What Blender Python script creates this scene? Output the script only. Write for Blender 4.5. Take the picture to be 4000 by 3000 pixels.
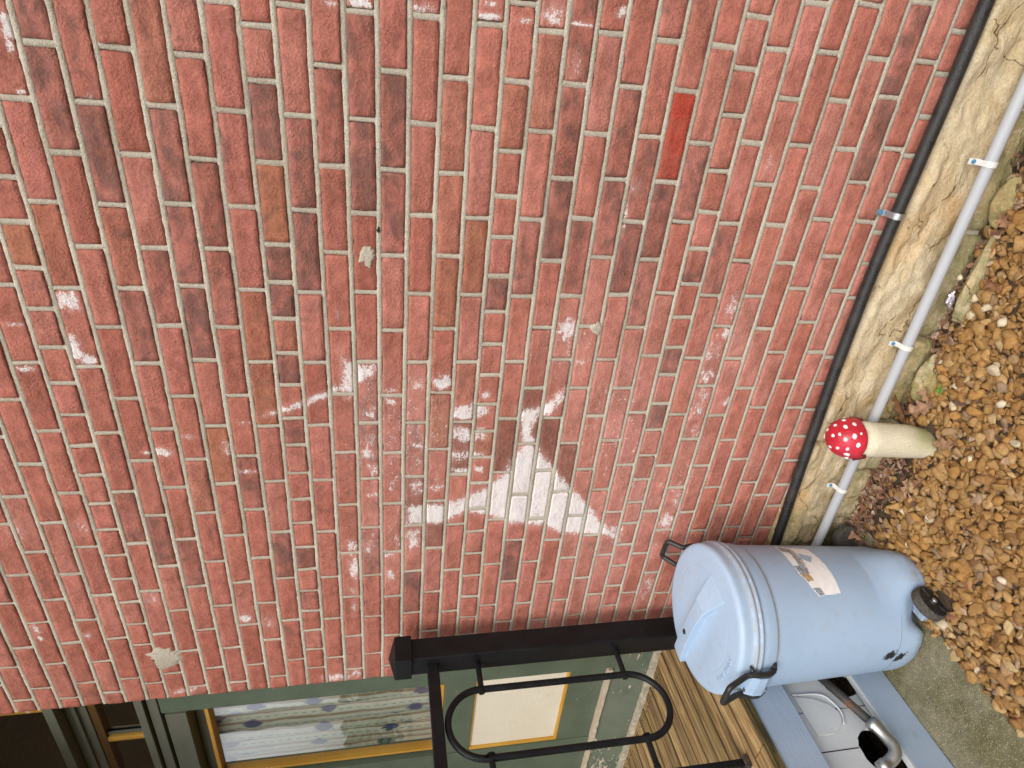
import bpy, bmesh, math, random
import numpy as np
from mathutils import Vector, Matrix, noise as mn
from mathutils.geometry import tessellate_polygon

for o in list(bpy.data.objects): bpy.data.objects.remove(o)
S = bpy.context.scene
COL = S.collection
R_ = math.radians
rng = np.random.default_rng(7)
random.seed(7)

# ------------------------------------------------------------------ camera
CAM_POS = Vector((0.0, -1.6353, 1.80))
RIGHT = Vector((0.85842321, 0.51289057, -0.00727051))
DOWN = Vector((0.09645424, -0.17532398, -0.97977451))
FWD = Vector((-0.5037918, 0.8403599, -0.19997264))
cam = bpy.data.cameras.new("camera")
cam.sensor_fit = 'HORIZONTAL'; cam.sensor_width = 36.0
cam.lens = 36.0 * 2485.6 / 4000.0
cam.clip_start = 0.02; cam.clip_end = 400
camo = bpy.data.objects.new("camera", cam); COL.objects.link(camo)
m = Matrix.Identity(4)
for i in range(3):                       # the phone was held on its side: picture right is down
    m[i][0] = DOWN[i]; m[i][1] = RIGHT[i]; m[i][2] = -FWD[i]; m[i][3] = CAM_POS[i]
camo.matrix_world = m
S.camera = camo

# ------------------------------------------------------------------ sky, sun, exposure
SUN_EL, SUN_AZ = R_(48), R_(152)         # azimuth measured from +Y clockwise; light comes over the yard
wd = bpy.data.worlds.new("World"); S.world = wd; wd.use_nodes = True
wt = wd.node_tree; wt.nodes.clear()
sky = wt.nodes.new('ShaderNodeTexSky'); sky.sky_type = 'NISHITA'; sky.sun_disc = False
sky.sun_elevation = SUN_EL; sky.sun_rotation = SUN_AZ
sky.air_density = 1.0; sky.dust_density = 4.0; sky.ozone_density = 1.0
hs = wt.nodes.new('ShaderNodeHueSaturation'); hs.inputs['Saturation'].default_value = 0.22
bg = wt.nodes.new('ShaderNodeBackground'); bg.inputs['Strength'].default_value = 0.15
wo = wt.nodes.new('ShaderNodeOutputWorld')
wt.links.new(sky.outputs[0], hs.inputs['Color']); wt.links.new(hs.outputs[0], bg.inputs[0]); wt.links.new(bg.outputs[0], wo.inputs[0])
sun = bpy.data.lights.new("sun", 'SUN'); sun.energy = 1.15; sun.angle = R_(38); sun.color = (1.0, 0.965, 0.91)
suno = bpy.data.objects.new("sun", sun); COL.objects.link(suno)
sd = Vector((math.sin(SUN_AZ) * math.cos(SUN_EL), math.cos(SUN_AZ) * math.cos(SUN_EL), math.sin(SUN_EL)))
suno.rotation_euler = sd.to_track_quat('Z', 'Y').to_euler()
S.view_settings.view_transform = 'Standard'; S.view_settings.look = 'None'
S.view_settings.gamma = 1.0; S.view_settings.use_curve_mapping = False
S.view_settings.exposure = 0.27
S.render.resolution_x = 1024; S.render.resolution_y = 768
S.render.engine = 'CYCLES'
S.cycles.max_bounces = 5; S.cycles.diffuse_bounces = 3; S.cycles.glossy_bounces = 3; S.cycles.transparent_max_bounces = 6
S.cycles.caustics_reflective = False; S.cycles.caustics_refractive = False

# ------------------------------------------------------------------ helpers
ORG = {}
def link(o, parent, org):
    COL.objects.link(o); ORG[o] = Vector(org)
    if parent is not None:
        o.parent = parent; o.location = Vector(org) - ORG[parent]
    else: o.location = org
    return o
def tag(o, label=None, cat=None, group=None, kind=None):
    if label: o['label'] = label
    if cat: o['category'] = cat
    if group: o['group'] = group
    if kind: o['kind'] = kind
    return o
def thing(name, label, cat, loc, group=None):
    o = bpy.data.objects.new(name, None); o.empty_display_size = 0.05
    link(o, None, loc); return tag(o, label, cat, group)
def obj(name, vf, mat, parent=None, smooth=False, bevel=0, attrs=None, seg=2, origin=None):
    v, f = vf[0], vf[1]
    v = np.asarray(v, float).reshape(-1, 3)
    org = Vector(origin) if origin is not None else Vector(((v.min(0) + v.max(0)) / 2).tolist())
    me = bpy.data.meshes.new(name)
    me.from_pydata((v - np.array(org)).tolist(), [], [list(map(int, q)) for q in f])
    if smooth: me.polygons.foreach_set('use_smooth', [True] * len(me.polygons))
    if mat is not None: me.materials.append(mat)
    for k, val in (attrs or {}).items():
        val = np.asarray(val, float)
        if val.ndim == 2:
            a = me.attributes.new(k, 'FLOAT_COLOR', 'POINT')
            if val.shape[1] == 3: val = np.c_[val, np.ones(len(val))]
            a.data.foreach_set('color', val.ravel())
        else:
            a = me.attributes.new(k, 'FLOAT', 'POINT'); a.data.foreach_set('value', val)
    me.validate(); me.update()
    o = bpy.data.objects.new(name, me); link(o, parent, org)
    if bevel:
        b = o.modifiers.new('bevel', 'BEVEL'); b.width = bevel; b.segments = seg; b.limit_method = 'ANGLE'; b.angle_limit = R_(40)
        if hasattr(b, 'harden_normals'): b.harden_normals = False
    return o
def box(x0, x1, y0, y1, z0, z1):
    x0, x1 = sorted((x0, x1)); y0, y1 = sorted((y0, y1)); z0, z1 = sorted((z0, z1))
    v = [(x, y, z) for z in (z0, z1) for y in (y0, y1) for x in (x0, x1)]
    f = [(0, 2, 3, 1), (4, 5, 7, 6), (0, 1, 5, 4), (2, 6, 7, 3), (0, 4, 6, 2), (1, 3, 7, 5)]
    return v, f
def cat(*l):
    V, F, n = [], [], 0
    for v, f in l:
        v = [tuple(p) for p in v]; V += v; F += [tuple(i + n for i in q) for q in f]; n += len(v)
    return V, F
def tube(path, rad, seg=16, caps=True, squash=None):
    P = [Vector(p) for p in path]; n = len(P); V, F = [], []
    rad = rad if hasattr(rad, '__len__') else [rad] * n
    up = None
    for i in range(n):
        t = (P[min(i + 1, n - 1)] - P[max(i - 1, 0)]).normalized()
        if up is None:
            up = Vector((0, 0, 1)) if abs(t.z) < .9 else Vector((1, 0, 0))
        a = (up - t * up.dot(t)).normalized(); up = a; b = t.cross(a)
        for k in range(seg):
            an = 2 * math.pi * (k + .5) / seg
            V.append(tuple(P[i] + (a * math.cos(an) * (squash or 1) + b * math.sin(an)) * rad[i]))
    for i in range(n - 1):
        for k in range(seg):
            k2 = (k + 1) % seg
            F.append((i * seg + k, i * seg + k2, (i + 1) * seg + k2, (i + 1) * seg + k))
    if caps:
        F.append(tuple(range(seg))[::-1]); F.append(tuple((n - 1) * seg + k for k in range(seg)))
    return V, F
def lathe(prof, seg=48, mtx=None):
    V, F = [], []; n = len(prof)
    for r, z in prof:
        for k in range(seg):
            a = 2 * math.pi * k / seg; V.append((r * math.cos(a), r * math.sin(a), z))
    for i in range(n - 1):
        for k in range(seg):
            k2 = (k + 1) % seg; F.append((i * seg + k, i * seg + k2, (i + 1) * seg + k2, (i + 1) * seg + k))
    F.append(tuple(range(seg))[::-1]); F.append(tuple((n - 1) * seg + k for k in range(seg)))
    if mtx is not None: V = [tuple(mtx @ Vector(p)) for p in V]
    return V, F
def xf(vf, mtx): return [tuple(mtx @ Vector(p)) for p in vf[0]], vf[1]
def smooth_path(pts, n=6):
    P = [Vector(p) for p in pts]; out = []
    for i in range(len(P) - 1):
        a, b, c, d = P[max(i - 1, 0)], P[i], P[i + 1], P[min(i + 2, len(P) - 1)]
        for k in range(n):
            t = k / n
            out.append(.5 * ((2 * b) + (c - a) * t + (2 * a - 5 * b + 4 * c - d) * t * t + (3 * b - a - 3 * c + d) * t ** 3))
    out.append(P[-1]); return out
def round_path(pts, r, n=6):
    P = [Vector(p) for p in pts]; out = [P[0]]
    for i in range(1, len(P) - 1):
        a = (P[i - 1] - P[i]); b = (P[i + 1] - P[i]); rr = min(r, a.length * .49, b.length * .49)
        p0 = P[i] + a.normalized() * rr; p1 = P[i] + b.normalized() * rr
        for k in range(n + 1):
            t = k / n; out.append(p0 * (1 - t) ** 2 + P[i] * 2 * t * (1 - t) + p1 * t * t)
    out.append(P[-1]); return out
def nz(x, y=0.0, z=0.0): return mn.noise(Vector((x, y, z)))
def fbm(x, y=0.0, z=0.0, o=4): return mn.fractal(Vector((x, y, z)), 1.0, 2.0, o)
def text_mesh(body, size, extrude=0.0):
    c = bpy.data.curves.new('txt', 'FONT'); c.body = body; c.size = size; c.extrude = extrude; c.resolution_u = 2
    c.align_x = 'CENTER'; c.align_y = 'CENTER'
    o = bpy.data.objects.new('txt', c); COL.objects.link(o)
    dg = bpy.context.evaluated_depsgraph_get(); me = o.evaluated_get(dg).to_mesh()
    V = [tuple(v.co) for v in me.vertices]; F = [tuple(p.vertices) for p in me.polygons]
    o.evaluated_get(dg).to_mesh_clear(); bpy.data.objects.remove(o); bpy.data.curves.remove(c)
    return V, F

# ------------------------------------------------------------------ material helpers
class T:
    def __init__(s, name):
        s.m = bpy.data.materials.new(name); s.m.use_nodes = True; s.t = s.m.node_tree
        s.b = s.t.nodes['Principled BSDF']; s.out = s.t.nodes['Material Output']
        s._pos = None
    def n(s, typ, ins=None, **pr):
        nd = s.t.nodes.new(typ)
        for k, v in pr.items(): setattr(nd, k, v)
        for k, v in (ins or {}).items(): s.set(nd.inputs[k], v)
        return nd
    def set(s, sock, v):
        if isinstance(v, bpy.types.NodeSocket): s.t.links.new(v, sock)
        else:
            if hasattr(sock.default_value, '__len__') and not hasattr(v, '__len__'): v = (v,) * len(sock.default_value)
            if hasattr(v, '__len__') and hasattr(sock.default_value, '__len__') and len(v) == 3 and len(sock.default_value) == 4: v = (*v, 1)
            sock.default_value = v
    @property
    def pos(s):
        if s._pos is None: s._pos = s.n('ShaderNodeNewGeometry').outputs['Position']
        return s._pos
    def objpos(s): return s.n('ShaderNodeTexCoord').outputs['Object']
    def rnd(s): return s.n('ShaderNodeObjectInfo').outputs['Random']
    def map(s, vec, scale=(1, 1, 1), loc=(0, 0, 0), rot=(0, 0, 0)):
        return s.n('ShaderNodeMapping', {'Vector': vec, 'Scale': scale, 'Location': loc, 'Rotation': rot}).outputs[0]
    def noise(s, scale, detail=3, rough=.55, vec=None, dist=0):
        return s.n('ShaderNodeTexNoise', {'Vector': vec or s.pos, 'Scale': scale, 'Detail': detail, 'Roughness': rough, 'Distortion': dist}).outputs[0]
    def vor(s, scale, vec=None, feature='F1', out=0, rand=1):
        return s.n('ShaderNodeTexVoronoi', {'Vector': vec or s.pos, 'Scale': scale, 'Randomness': rand}, feature=feature).outputs[out]
    def ma(s, op, a, b=0.0, c=None, clamp=False):
        nd = s.n('ShaderNodeMath', operation=op, use_clamp=clamp); s.set(nd.inputs[0], a); s.set(nd.inputs[1], b)
        if c is not None: s.set(nd.inputs[2], c)
        return nd.outputs[0]
    def step(s, v, a, b, lo=0.0, hi=1.0):
        return s.n('ShaderNodeMapRange', {0: v, 1: a, 2: b, 3: lo, 4: hi}, interpolation_type='SMOOTHSTEP').outputs[0]
    def mix(s, f, a, b, blend='MIX'):
        nd = s.n('ShaderNodeMix', data_type='RGBA', blend_type=blend)
        s.set(nd.inputs[0], f); s.set(nd.inputs[6], a); s.set(nd.inputs[7], b); return nd.outputs[2]
    def scale(s, col, f):
        nd = s.n('ShaderNodeVectorMath', operation='SCALE'); s.set(nd.inputs[0], col); s.set(nd.inputs['Scale'], f); return nd.outputs[0]
    def attr(s, name, out='Fac'): return s.n('ShaderNodeAttribute', attribute_name=name).outputs[out]
    def sep(s, v): return s.n('ShaderNodeSeparateXYZ', {0: v}).outputs
    def done(s, col, rough=.6, metal=0, spec=.5, bump=None, dist=.001, strength=1.0, **kw):
        s.set(s.b.inputs['Base Color'], col); s.set(s.b.inputs['Roughness'], rough); s.set(s.b.inputs['Metallic'], metal)
        s.set(s.b.inputs['Specular IOR Level'], spec)
        if bump is not None:
            bn = s.n('ShaderNodeBump', {'Height': bump, 'Distance': dist, 'Strength': strength}); s.set(s.b.inputs['Normal'], bn.outputs[0])
        for k, v in kw.items(): s.set(s.b.inputs[k.replace('_', ' ')], v)
        return s.m
def add(t, *v):
    r = v[0]
    for k in v[1:]: r = t.ma('ADD', r, k)
    return r

# ------------------------------------------------------------------ materials
def M_brick():
    t = T('painted_brick'); tint = t.attr('tint', 'Color'); soot = t.attr('soot'); paint = t.attr('paint')
    n1 = t.noise(30, 4, .62); n2 = t.noise(170, 3, .65); n3 = t.noise(8, 2)
    col = t.mix(t.step(n3, .38, .66), tint, t.mix(.55, tint, (.33, .115, .078)))
    col = t.scale(col, t.step(n1, .25, .75, .84, 1.15))
    col = t.scale(col, t.step(n2, .3, .7, .82, 1.14))
    sv = t.noise(15, 5, .66, t.map(t.pos, (1, 1, 1.5), (3, 1, 2)), .5)
    sm = t.step(t.ma('ADD', sv, t.ma('MULTIPLY', t.ma('SUBTRACT', soot, .5), .42)), .44, .68)
    sm = t.ma('MULTIPLY', sm, t.step(n2, .25, .6, .45, 1))
    col = t.mix(t.ma('MULTIPLY', sm, .74), col, (.125, .074, .062))
    pit = t.step(n2, .62, .70); col = t.mix(t.ma('MULTIPLY', pit, .45), col, (.10, .048, .04))
    fl = t.ma('MULTIPLY', t.step(t.noise(360, 1, .5), .64, .70), t.step(sv, .40, .30))
    col = t.mix(t.ma('MULTIPLY', fl, .6), col, (.70, .58, .50))
    cr = t.ma('ABSOLUTE', t.ma('SUBTRACT', t.noise(17, 3, .6, t.map(t.pos, (1, 1, 1.2), (8, 2, 6)), 1.6), .5))
    cr = t.ma('MULTIPLY', t.step(cr, .016, .004), t.step(n3, .50, .60)); col = t.mix(t.ma('MULTIPLY', cr, .16), col, (.16, .07, .055))
    pn = t.noise(250, 3, .75); pb = t.noise(38, 4, .7, t.map(t.pos, (1, 1, 1.8), (2, 7, 1)))
    k = add(t, paint, t.ma('MULTIPLY', t.ma('SUBTRACT', pn, .5), 1.5), t.ma('MULTIPLY', t.ma('SUBTRACT', pb, .5), 1.5))
    pm = t.ma('MULTIPLY', t.step(k, .50, .72), t.step(paint, .03, .2))
    col = t.mix(t.ma('MULTIPLY', paint, .45, clamp=True), col, (.68, .41, .36))
    col = t.mix(t.ma('MULTIPLY', pm, .88), col, (.80, .76, .75))
    h = add(t, t.ma('MULTIPLY', cr, -.18), t.ma('MULTIPLY', n1, 1.5), t.ma('MULTIPLY', n2, t.step(t.noise(7, 1, .5, t.map(t.pos, (1, 1, 2.4), (5, 5, 5))), .38, .62, .15, 1.0)))
    return t.done(col, t.step(pm, 0, 1, .80, .62), bump=h, dist=.0036, spec=.25)
def M_mortar():
    t = T('lime_mortar'); n = t.noise(4, 4, .6); n2 = t.noise(300, 3); n3 = t.noise(40, 4, .65)
    col = t.mix(t.step(n, .3, .7), (.45, .40, .315), (.57, .515, .42))
    col = t.scale(col, t.step(n2, .25, .75, .78, 1.16)); col = t.mix(t.ma('MULTIPLY', t.step(n3, .54, .75), .5), col, (.31, .26, .19))
    return t.done(col, .92, bump=add(t, n2, t.ma('MULTIPLY', n3, .9)), dist=.0022, spec=.2)
def M_stone():
    t = T('sandstone'); p = t.pos; v = t.map(p, (1, 1, 1.9), rot=(0, R_(32), 0))
    n = t.noise(5, 6, .6, v, 1.2); n2 = t.noise(24, 6, .65, v, .8); n3 = t.noise(160, 3)
    col = t.mix(t.step(n, .3, .68), (.52, .39, .215), (.66, .555, .385))
    col = t.mix(t.ma('MULTIPLY', t.step(n2, .52, .72), .55), col, (.42, .29, .15))
    col = t.mix(t.ma('MULTIPLY', t.step(t.noise(3, 4, .6, t.map(p, loc=(5, 2, 1))), .5, .66), .5), col, (.62, .36, .14))
    col = t.scale(col, t.step(n3, .25, .75, .85, 1.12))
    z = t.sep(p)[2]
    low = t.step(t.ma('ADD', z, t.ma('MULTIPLY', t.ma('SUBTRACT', t.noise(8, 4), .5), .22)), .16, .03)
    mo = t.ma('MULTIPLY', low, t.step(t.noise(22, 6, .7), .30, .55))
    col = t.mix(t.ma('MULTIPLY', mo, .75), col, t.mix(n2, (.10, .105, .025), (.24, .22, .08)))
    xl = t.step(t.ma('ADD', t.sep(p)[0], t.ma('MULTIPLY', t.noise(6, 4), .5)), -1.15, -1.55)
    col = t.mix(t.ma('MULTIPLY', xl, t.ma('MULTIPLY', t.step(t.noise(18, 6, .7), .40, .6), .8)), col, t.mix(n3, (.07, .075, .015), (.17, .16, .04)))
    wv = t.n('ShaderNodeVectorMath', {0: t.map(p, (1, 1, 1.7), (.3, 0, .1), (0, R_(25), 0)), 1: t.scale(t.n('ShaderNodeTexNoise', {'Vector': p, 'Scale': 16.0, 'Detail': 3.0}).outputs[1], .09)}, operation='ADD').outputs[0]
    ck = t.step(t.vor(4.2, wv, 'DISTANCE_TO_EDGE'), 0, t.step(n2, .35, .65, .002, .022))
    ck = t.ma('MAXIMUM', ck, t.step(n, .44, .52)); col = t.mix(ck, (.26, .18, .09), col)
    return t.done(col, .9, bump=add(t, n2, t.ma('MULTIPLY', n3, .25), t.ma('MULTIPLY', ck, .6), t.ma('MULTIPLY', n, 1.2)), dist=.006, spec=.2)
def M_concrete():
    t = T('mossy_concrete'); n = t.noise(6, 5, .6); n2 = t.noise(260, 2); n3 = t.noise(40, 4)
    col = t.mix(t.step(n, .35, .65), (.21, .185, .115), (.135, .12, .055)); col = t.scale(col, t.step(n3, .25, .75, .8, 1.2))
    col = t.mix(t.step(n2, .58, .68), col, (.42, .39, .30)); col = t.mix(t.step(t.noise(300, 2, .5, t.map(t.pos, loc=(4, 4, 4))), .62, .72), col, (.08, .075, .05))
    return t.done(col, .9, bump=add(t, n2, n3), dist=.003, spec=.25)
def M_gravel():
    t = T('river_gravel'); c = t.attr('tint', 'Color'); n = t.noise(90, 4); n2 = t.noise(420, 2)
    col = t.scale(c, t.step(n, .2, .8, .80, 1.18)); col = t.mix(t.ma('MULTIPLY', t.step(n2, .58, .75), .2), col, (.16, .09, .03))
    return t.done(col, t.step(n, .3, .7, .62, .85), bump=add(t, n, t.ma('MULTIPLY', n2, .5)), dist=.003, spec=.22)
def M_ground():
    t = T('gravel_soil'); v = t.vor(34, out=1); d = t.vor(34, feature='DISTANCE_TO_EDGE')
    n = t.noise(5, 5); col = t.mix(t.sep(v)[0], (.13, .07, .025), (.27, .155, .06)); col = t.mix(t.step(d, 0, .12), (.03, .02, .01), col)
    col = t.mix(t.step(n, .4, .65), col, (.07, .05, .028)); return t.done(col, .85, bump=d, dist=.02)
def M_soil():
    t = T('damp_soil'); n = t.noise(40, 5); n2 = t.noise(200, 3)
    return t.done(t.mix(n, (.035, .022, .012), (.11, .07, .04)), .9, bump=add(t, n, n2), dist=.006)
def M_plastic(name, c, c2, rough=.42, scuff=False):
    t = T(name); n = t.noise(5, 4); n2 = t.noise(700, 2); n3 = t.noise(30, 5)
    col = t.mix(t.step(n, .3, .7), c, c2); col = t.mix(t.ma('MULTIPLY', t.step(n3, .52, .75), .3), col, (.36, .38, .40))
    if scuff:
        z = t.sep(t.pos)[2]
        dirt = t.ma('MULTIPLY', t.step(z, .10, .02), t.step(n3, .35, .6)); col = t.mix(t.ma('MULTIPLY', dirt, .55), col, (.20, .17, .12))
        k = t.ma('ADD', t.attr('scuff'), t.ma('MULTIPLY', t.ma('SUBTRACT', t.noise(130, 4, .75, t.map(t.pos, (.6, .6, 1.6))), .5), 1.5))
        col = t.mix(t.step(k, .36, .46), col, (.02, .02, .025))
        col = t.mix(t.ma('MULTIPLY', t.attr('grime'), t.step(t.noise(50, 4), .28, .55)), col, (.33, .27, .20))
    return t.done(col, t.step(n3, .3, .7, rough - .06, rough + .08), bump=add(t, t.ma('MULTIPLY', n2, .4), n3), dist=.0006, spec=.45)
def M_paint(name, c, c2, rough=.5, peel=0.0, under=(.42, .34, .25), grain=(3, 60, 60), flake=30, seedloc=(0, 0, 0)):
    t = T(name); p = t.map(t.pos, loc=seedloc); n = t.noise(7, 4, .55, p); g = t.noise(4, 5, .6, t.map(p, grain)); n2 = t.noise(240, 3, .5, p)
    col = t.mix(t.step(n, .3, .7), c, c2); h = add(t, g, t.ma('MULTIPLY', n2, .35)); r = t.step(n2, .3, .7, rough - .08, rough + .1)
    if peel:
        k = t.ma('ADD', t.noise(flake, 6, .68, t.map(p, (.35, 1, 1))), t.ma('MULTIPLY', t.noise(2.6, 2, .5, p), .35))
        pm = t.step(k, .98 - peel, 1.0 - peel); col = t.mix(pm, col, t.mix(g, under, tuple(min(1, q * 1.5) for q in under))); h = t.ma('SUBTRACT', h, t.ma('MULTIPLY', pm, .7))
    col = t.mix(t.ma('MULTIPLY', t.step(t.noise(18, 5, .7, p), .55, .8), .3), col, tuple(q * .5 for q in c))
    return t.done(col, r, bump=h, dist=.0012, spec=.4)
def M_wood():
    t = T('weathered_deck_wood'); r = t.rnd(); off = t.n('ShaderNodeCombineXYZ', {0: t.ma('MULTIPLY', r, 37.0), 1: t.ma('MULTIPLY', r, 91.0), 2: 0.0}).outputs[0]
    va = t.n('ShaderNodeVectorMath', {0: t.pos, 1: off}, operation='ADD').outputs[0]
    g = t.noise(7, 5, .6, t.map(va, (9, .55, 6)), .8); f = t.noise(22, 4, .65, t.map(va, (12, .35, 8)), .3)
    col = t.mix(t.step(g, .34, .66), (.20, .115, .042), (.47, .315, .145)); col = t.mix(t.ma('MULTIPLY', t.step(f, .50, .66), .85), col, (.095, .052, .020))
    col = t.scale(col, t.step(r, 0, 1, .72, 1.16))
    kn = t.step(t.vor(5.0, t.map(va, (1, .32, 1))), .10, .035); col = t.mix(t.ma('MULTIPLY', kn, .85), col, (.06, .028, .010))
    al = t.ma('MULTIPLY', t.step(t.noise(2.2, 4, .6, va), .52, .70), .4); col = t.mix(al, col, (.13, .105, .035)); col = t.mix(t.ma('MULTIPLY', t.attr('grime'), .75), col, (.05, .032, .014))
    return t.done(col, .72, bump=add(t, g, t.ma('MULTIPLY', f, .8)), dist=.004, spec=.3)
def M_wetwood():
    t = T('mossy_board_edge'); g = t.noise(12, 6, .65, t.map(t.pos, (8, 1, 8)))
    return t.done(t.mix(t.step(g, .3, .7), (.035, .025, .008), (.16, .115, .035)), .8, bump=g, dist=.004)
def M_metal(name, c, rough, metal=1.0, rust=0.0, c2=None, bumpd=.0006, wrap=None):
    t = T(name); n = t.noise(18, 5, .6); n2 = t.noise(300, 3); col = t.mix(t.step(n, .35, .7), c, c2 or c)
    h = add(t, n2, t.ma('MULTIPLY', n, .5))
    if rust:
        rm = t.step(t.noise(11, 6, .7, t.map(t.pos, loc=(3, 3, 3))), .62 - rust * .3, .70 - rust * .3); col = t.mix(rm, col, t.mix(n2, (.13, .045, .018), (.24, .09, .03)))
        return t.done(col, t.step(rm, 0, 1, rough, .85), t.step(rm, 0, 1, metal, 0), bump=h, dist=bumpd)
    if wrap: h = add(t, h, t.ma('MULTIPLY', t.noise(190, 3, .6, t.map(t.pos, wrap)), 1.5))
    return t.done(col, t.step(n, .3, .7, rough - .06, rough + .1), metal, bump=h, dist=bumpd, spec=.6 if wrap else .22)
def M_pvc():
    t = T('grey_pvc'); n = t.noise(9, 4); sp = t.step(t.noise(55, 4, .6), .70, .74)
    col = t.mix(n, (.41, .42, .445), (.47, .48, .50)); col = t.mix(t.ma('MULTIPLY', sp, .6), col, (.36, .28, .19))
    return t.done(col, .45, bump=t.noise(400, 2), dist=.0004)
def M_leaf():
    t = T('dead_leaf'); r = t.rnd(); n = t.noise(60, 5); col = t.mix(r, (.22, .10, .045), (.34, .20, .12)); col = t.scale(col, t.step(n, .25, .75, .6, 1.3))
    return t.done(col, .7, bump=n, dist=.002, spec=.3)
def M_litter():
    t = T('leaf_litter'); c = t.attr('tint', 'Color'); return t.done(t.scale(c, t.step(t.noise(120, 3), .2, .8, .6, 1.3)), .8)
def M_simple(name, c, rough=.6, spec=.4, var=.15, sc=40, bumpd=.0006, metal=0):
    t = T(name); n = t.noise(sc, 4); return t.done(t.scale(c, t.step(n, .25, .75, 1 - var, 1 + var)), rough, metal, bump=n, dist=bumpd, spec=spec)
def M_cap():
    t = T('mushroom_cap_red'); n = t.noise(40, 4); w_ = t.noise(14, 5, .6); col = t.mix(t.step(w_, .35, .7), (.48, .012, .026), (.62, .035, .06)); col = t.mix(t.step(t.noise(300, 2), .62, .72), col, (.20, .008, .012))
    return t.done(col, .38, bump=add(t, n, w_), dist=.0025, spec=.5)
def M_stem():
    t = T('mushroom_stem_cream'); p = t.pos; z = t.sep(p)[2]; x = t.sep(p)[0]; n = t.noise(260, 3); n1 = t.noise(12, 5)
    col = t.mix(n1, (.66, .59, .42), (.78, .71, .54)); col = t.scale(col, t.step(n, .25, .75, .86, 1.1))
    gm = t.ma('MULTIPLY', t.step(t.ma('ADD', z, t.ma('MULTIPLY', n1, -.06)), .11, .0), t.step(x, -1.15, -1.06))
    col = t.mix(t.ma('MULTIPLY', gm, .75), col, (.27, .28, .07)); col = t.mix(t.step(t.noise(75, 3), .70, .74), col, (.25, .17, .10))
    return t.done(col, .75, bump=add(t, n, n1), dist=.0016, spec=.3)
def M_glass():
    t = T('window_glass'); t.t.nodes.remove(t.b)
    bn = t.n('ShaderNodeBump', {'Height': t.noise(2.2, 2), 'Distance': .004, 'Strength': .25}).outputs[0]
    gm = t.n('ShaderNodeNewGeometry'); dt = t.n('ShaderNodeVectorMath', {0: gm.outputs['Normal'], 1: gm.outputs['Incoming']}, operation='DOT_PRODUCT').outputs['Value']
    q = t.ma('POWER', t.ma('SUBTRACT', 1.0, t.ma('ABSOLUTE', dt)), 3.0); f = t.ma('ADD', t.ma('MULTIPLY', q, 2.6), .18, clamp=True)   # Schlick reflectance of an old double pane
    gl = t.n('ShaderNodeBsdfGlossy', {'Color': (1, 1, 1), 'Roughness': .012, 'Normal': bn}); tr = t.n('ShaderNodeBsdfTransparent', {'Color': (.90, .94, .91)})
    mx = t.n('ShaderNodeMixShader', {0: f, 1: tr.outputs[0], 2: gl.outputs[0]})
    t.t.links.new(mx.outputs[0], t.out.inputs[0]); return t.m
def M_curtain():
    t = T('ikat_curtain'); p = t.pos; s = t.sep(p); x, z = s[0], s[2]
    xs = t.ma('ADD', t.ma('MULTIPLY', x, 26.0), t.ma('MULTIPLY', t.noise(10, 2), .35)); fx = t.ma('FRACT', xs)
    col = t.mix(t.step(fx, .28, .34), (.70, .72, .57), (.80, .77, .65)); col = t.mix(t.step(fx, .60, .66), col, (.42, .31, .20)); col = t.mix(t.step(fx, .84, .90), col, (.62, .60, .48))
    row = t.ma('FLOOR', xs); ph = t.ma('FRACT', t.ma('MULTIPLY', row, .37))
    zf = t.ma('ABSOLUTE', t.ma('SUBTRACT', t.ma('FRACT', t.ma('ADD', t.ma('MULTIPLY', z, 4.3), ph)), .5)); xf_ = t.ma('ABSOLUTE', t.ma('SUBTRACT', fx, .5))
    jag = t.ma('MULTIPLY', t.ma('SUBTRACT', t.noise(330, 1, .5, t.map(p, (1, 1, .12))), .5), .55)
    dm = t.step(add(t, t.ma('MULTIPLY', zf, 2.2), t.ma('MULTIPLY', xf_, .55), jag), .42, .36)
    hue = t.ma('FRACT', t.ma('MULTIPLY', add(t, row, t.ma('FLOOR', t.ma('ADD', t.ma('MULTIPLY', z, 4.3), ph))), .381))
    dm = t.ma('MULTIPLY', dm, t.step(t.ma('FRACT', t.ma('MULTIPLY', hue, 7.13)), .42, .44, .12, .9))
    col = t.mix(dm, col, t.mix(t.step(hue, .55, .6), (.035, .05, .22), t.mix(t.step(hue, .8, .82), (.30, .20, .10), (.10, .17, .15))))
    dash = t.ma('MULTIPLY', t.step(t.ma('ABSOLUTE', t.ma('SUBTRACT', fx, .17)), .05, .03), t.step(t.ma('FRACT', t.ma('MULTIPLY', z, 26.0)), .45, .5)); col = t.mix(t.ma('MULTIPLY', dash, .8), col, (.10, .11, .17))
    return t.done(col, .95, bump=t.noise(500, 2), dist=.0006, spec=.1)
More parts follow.
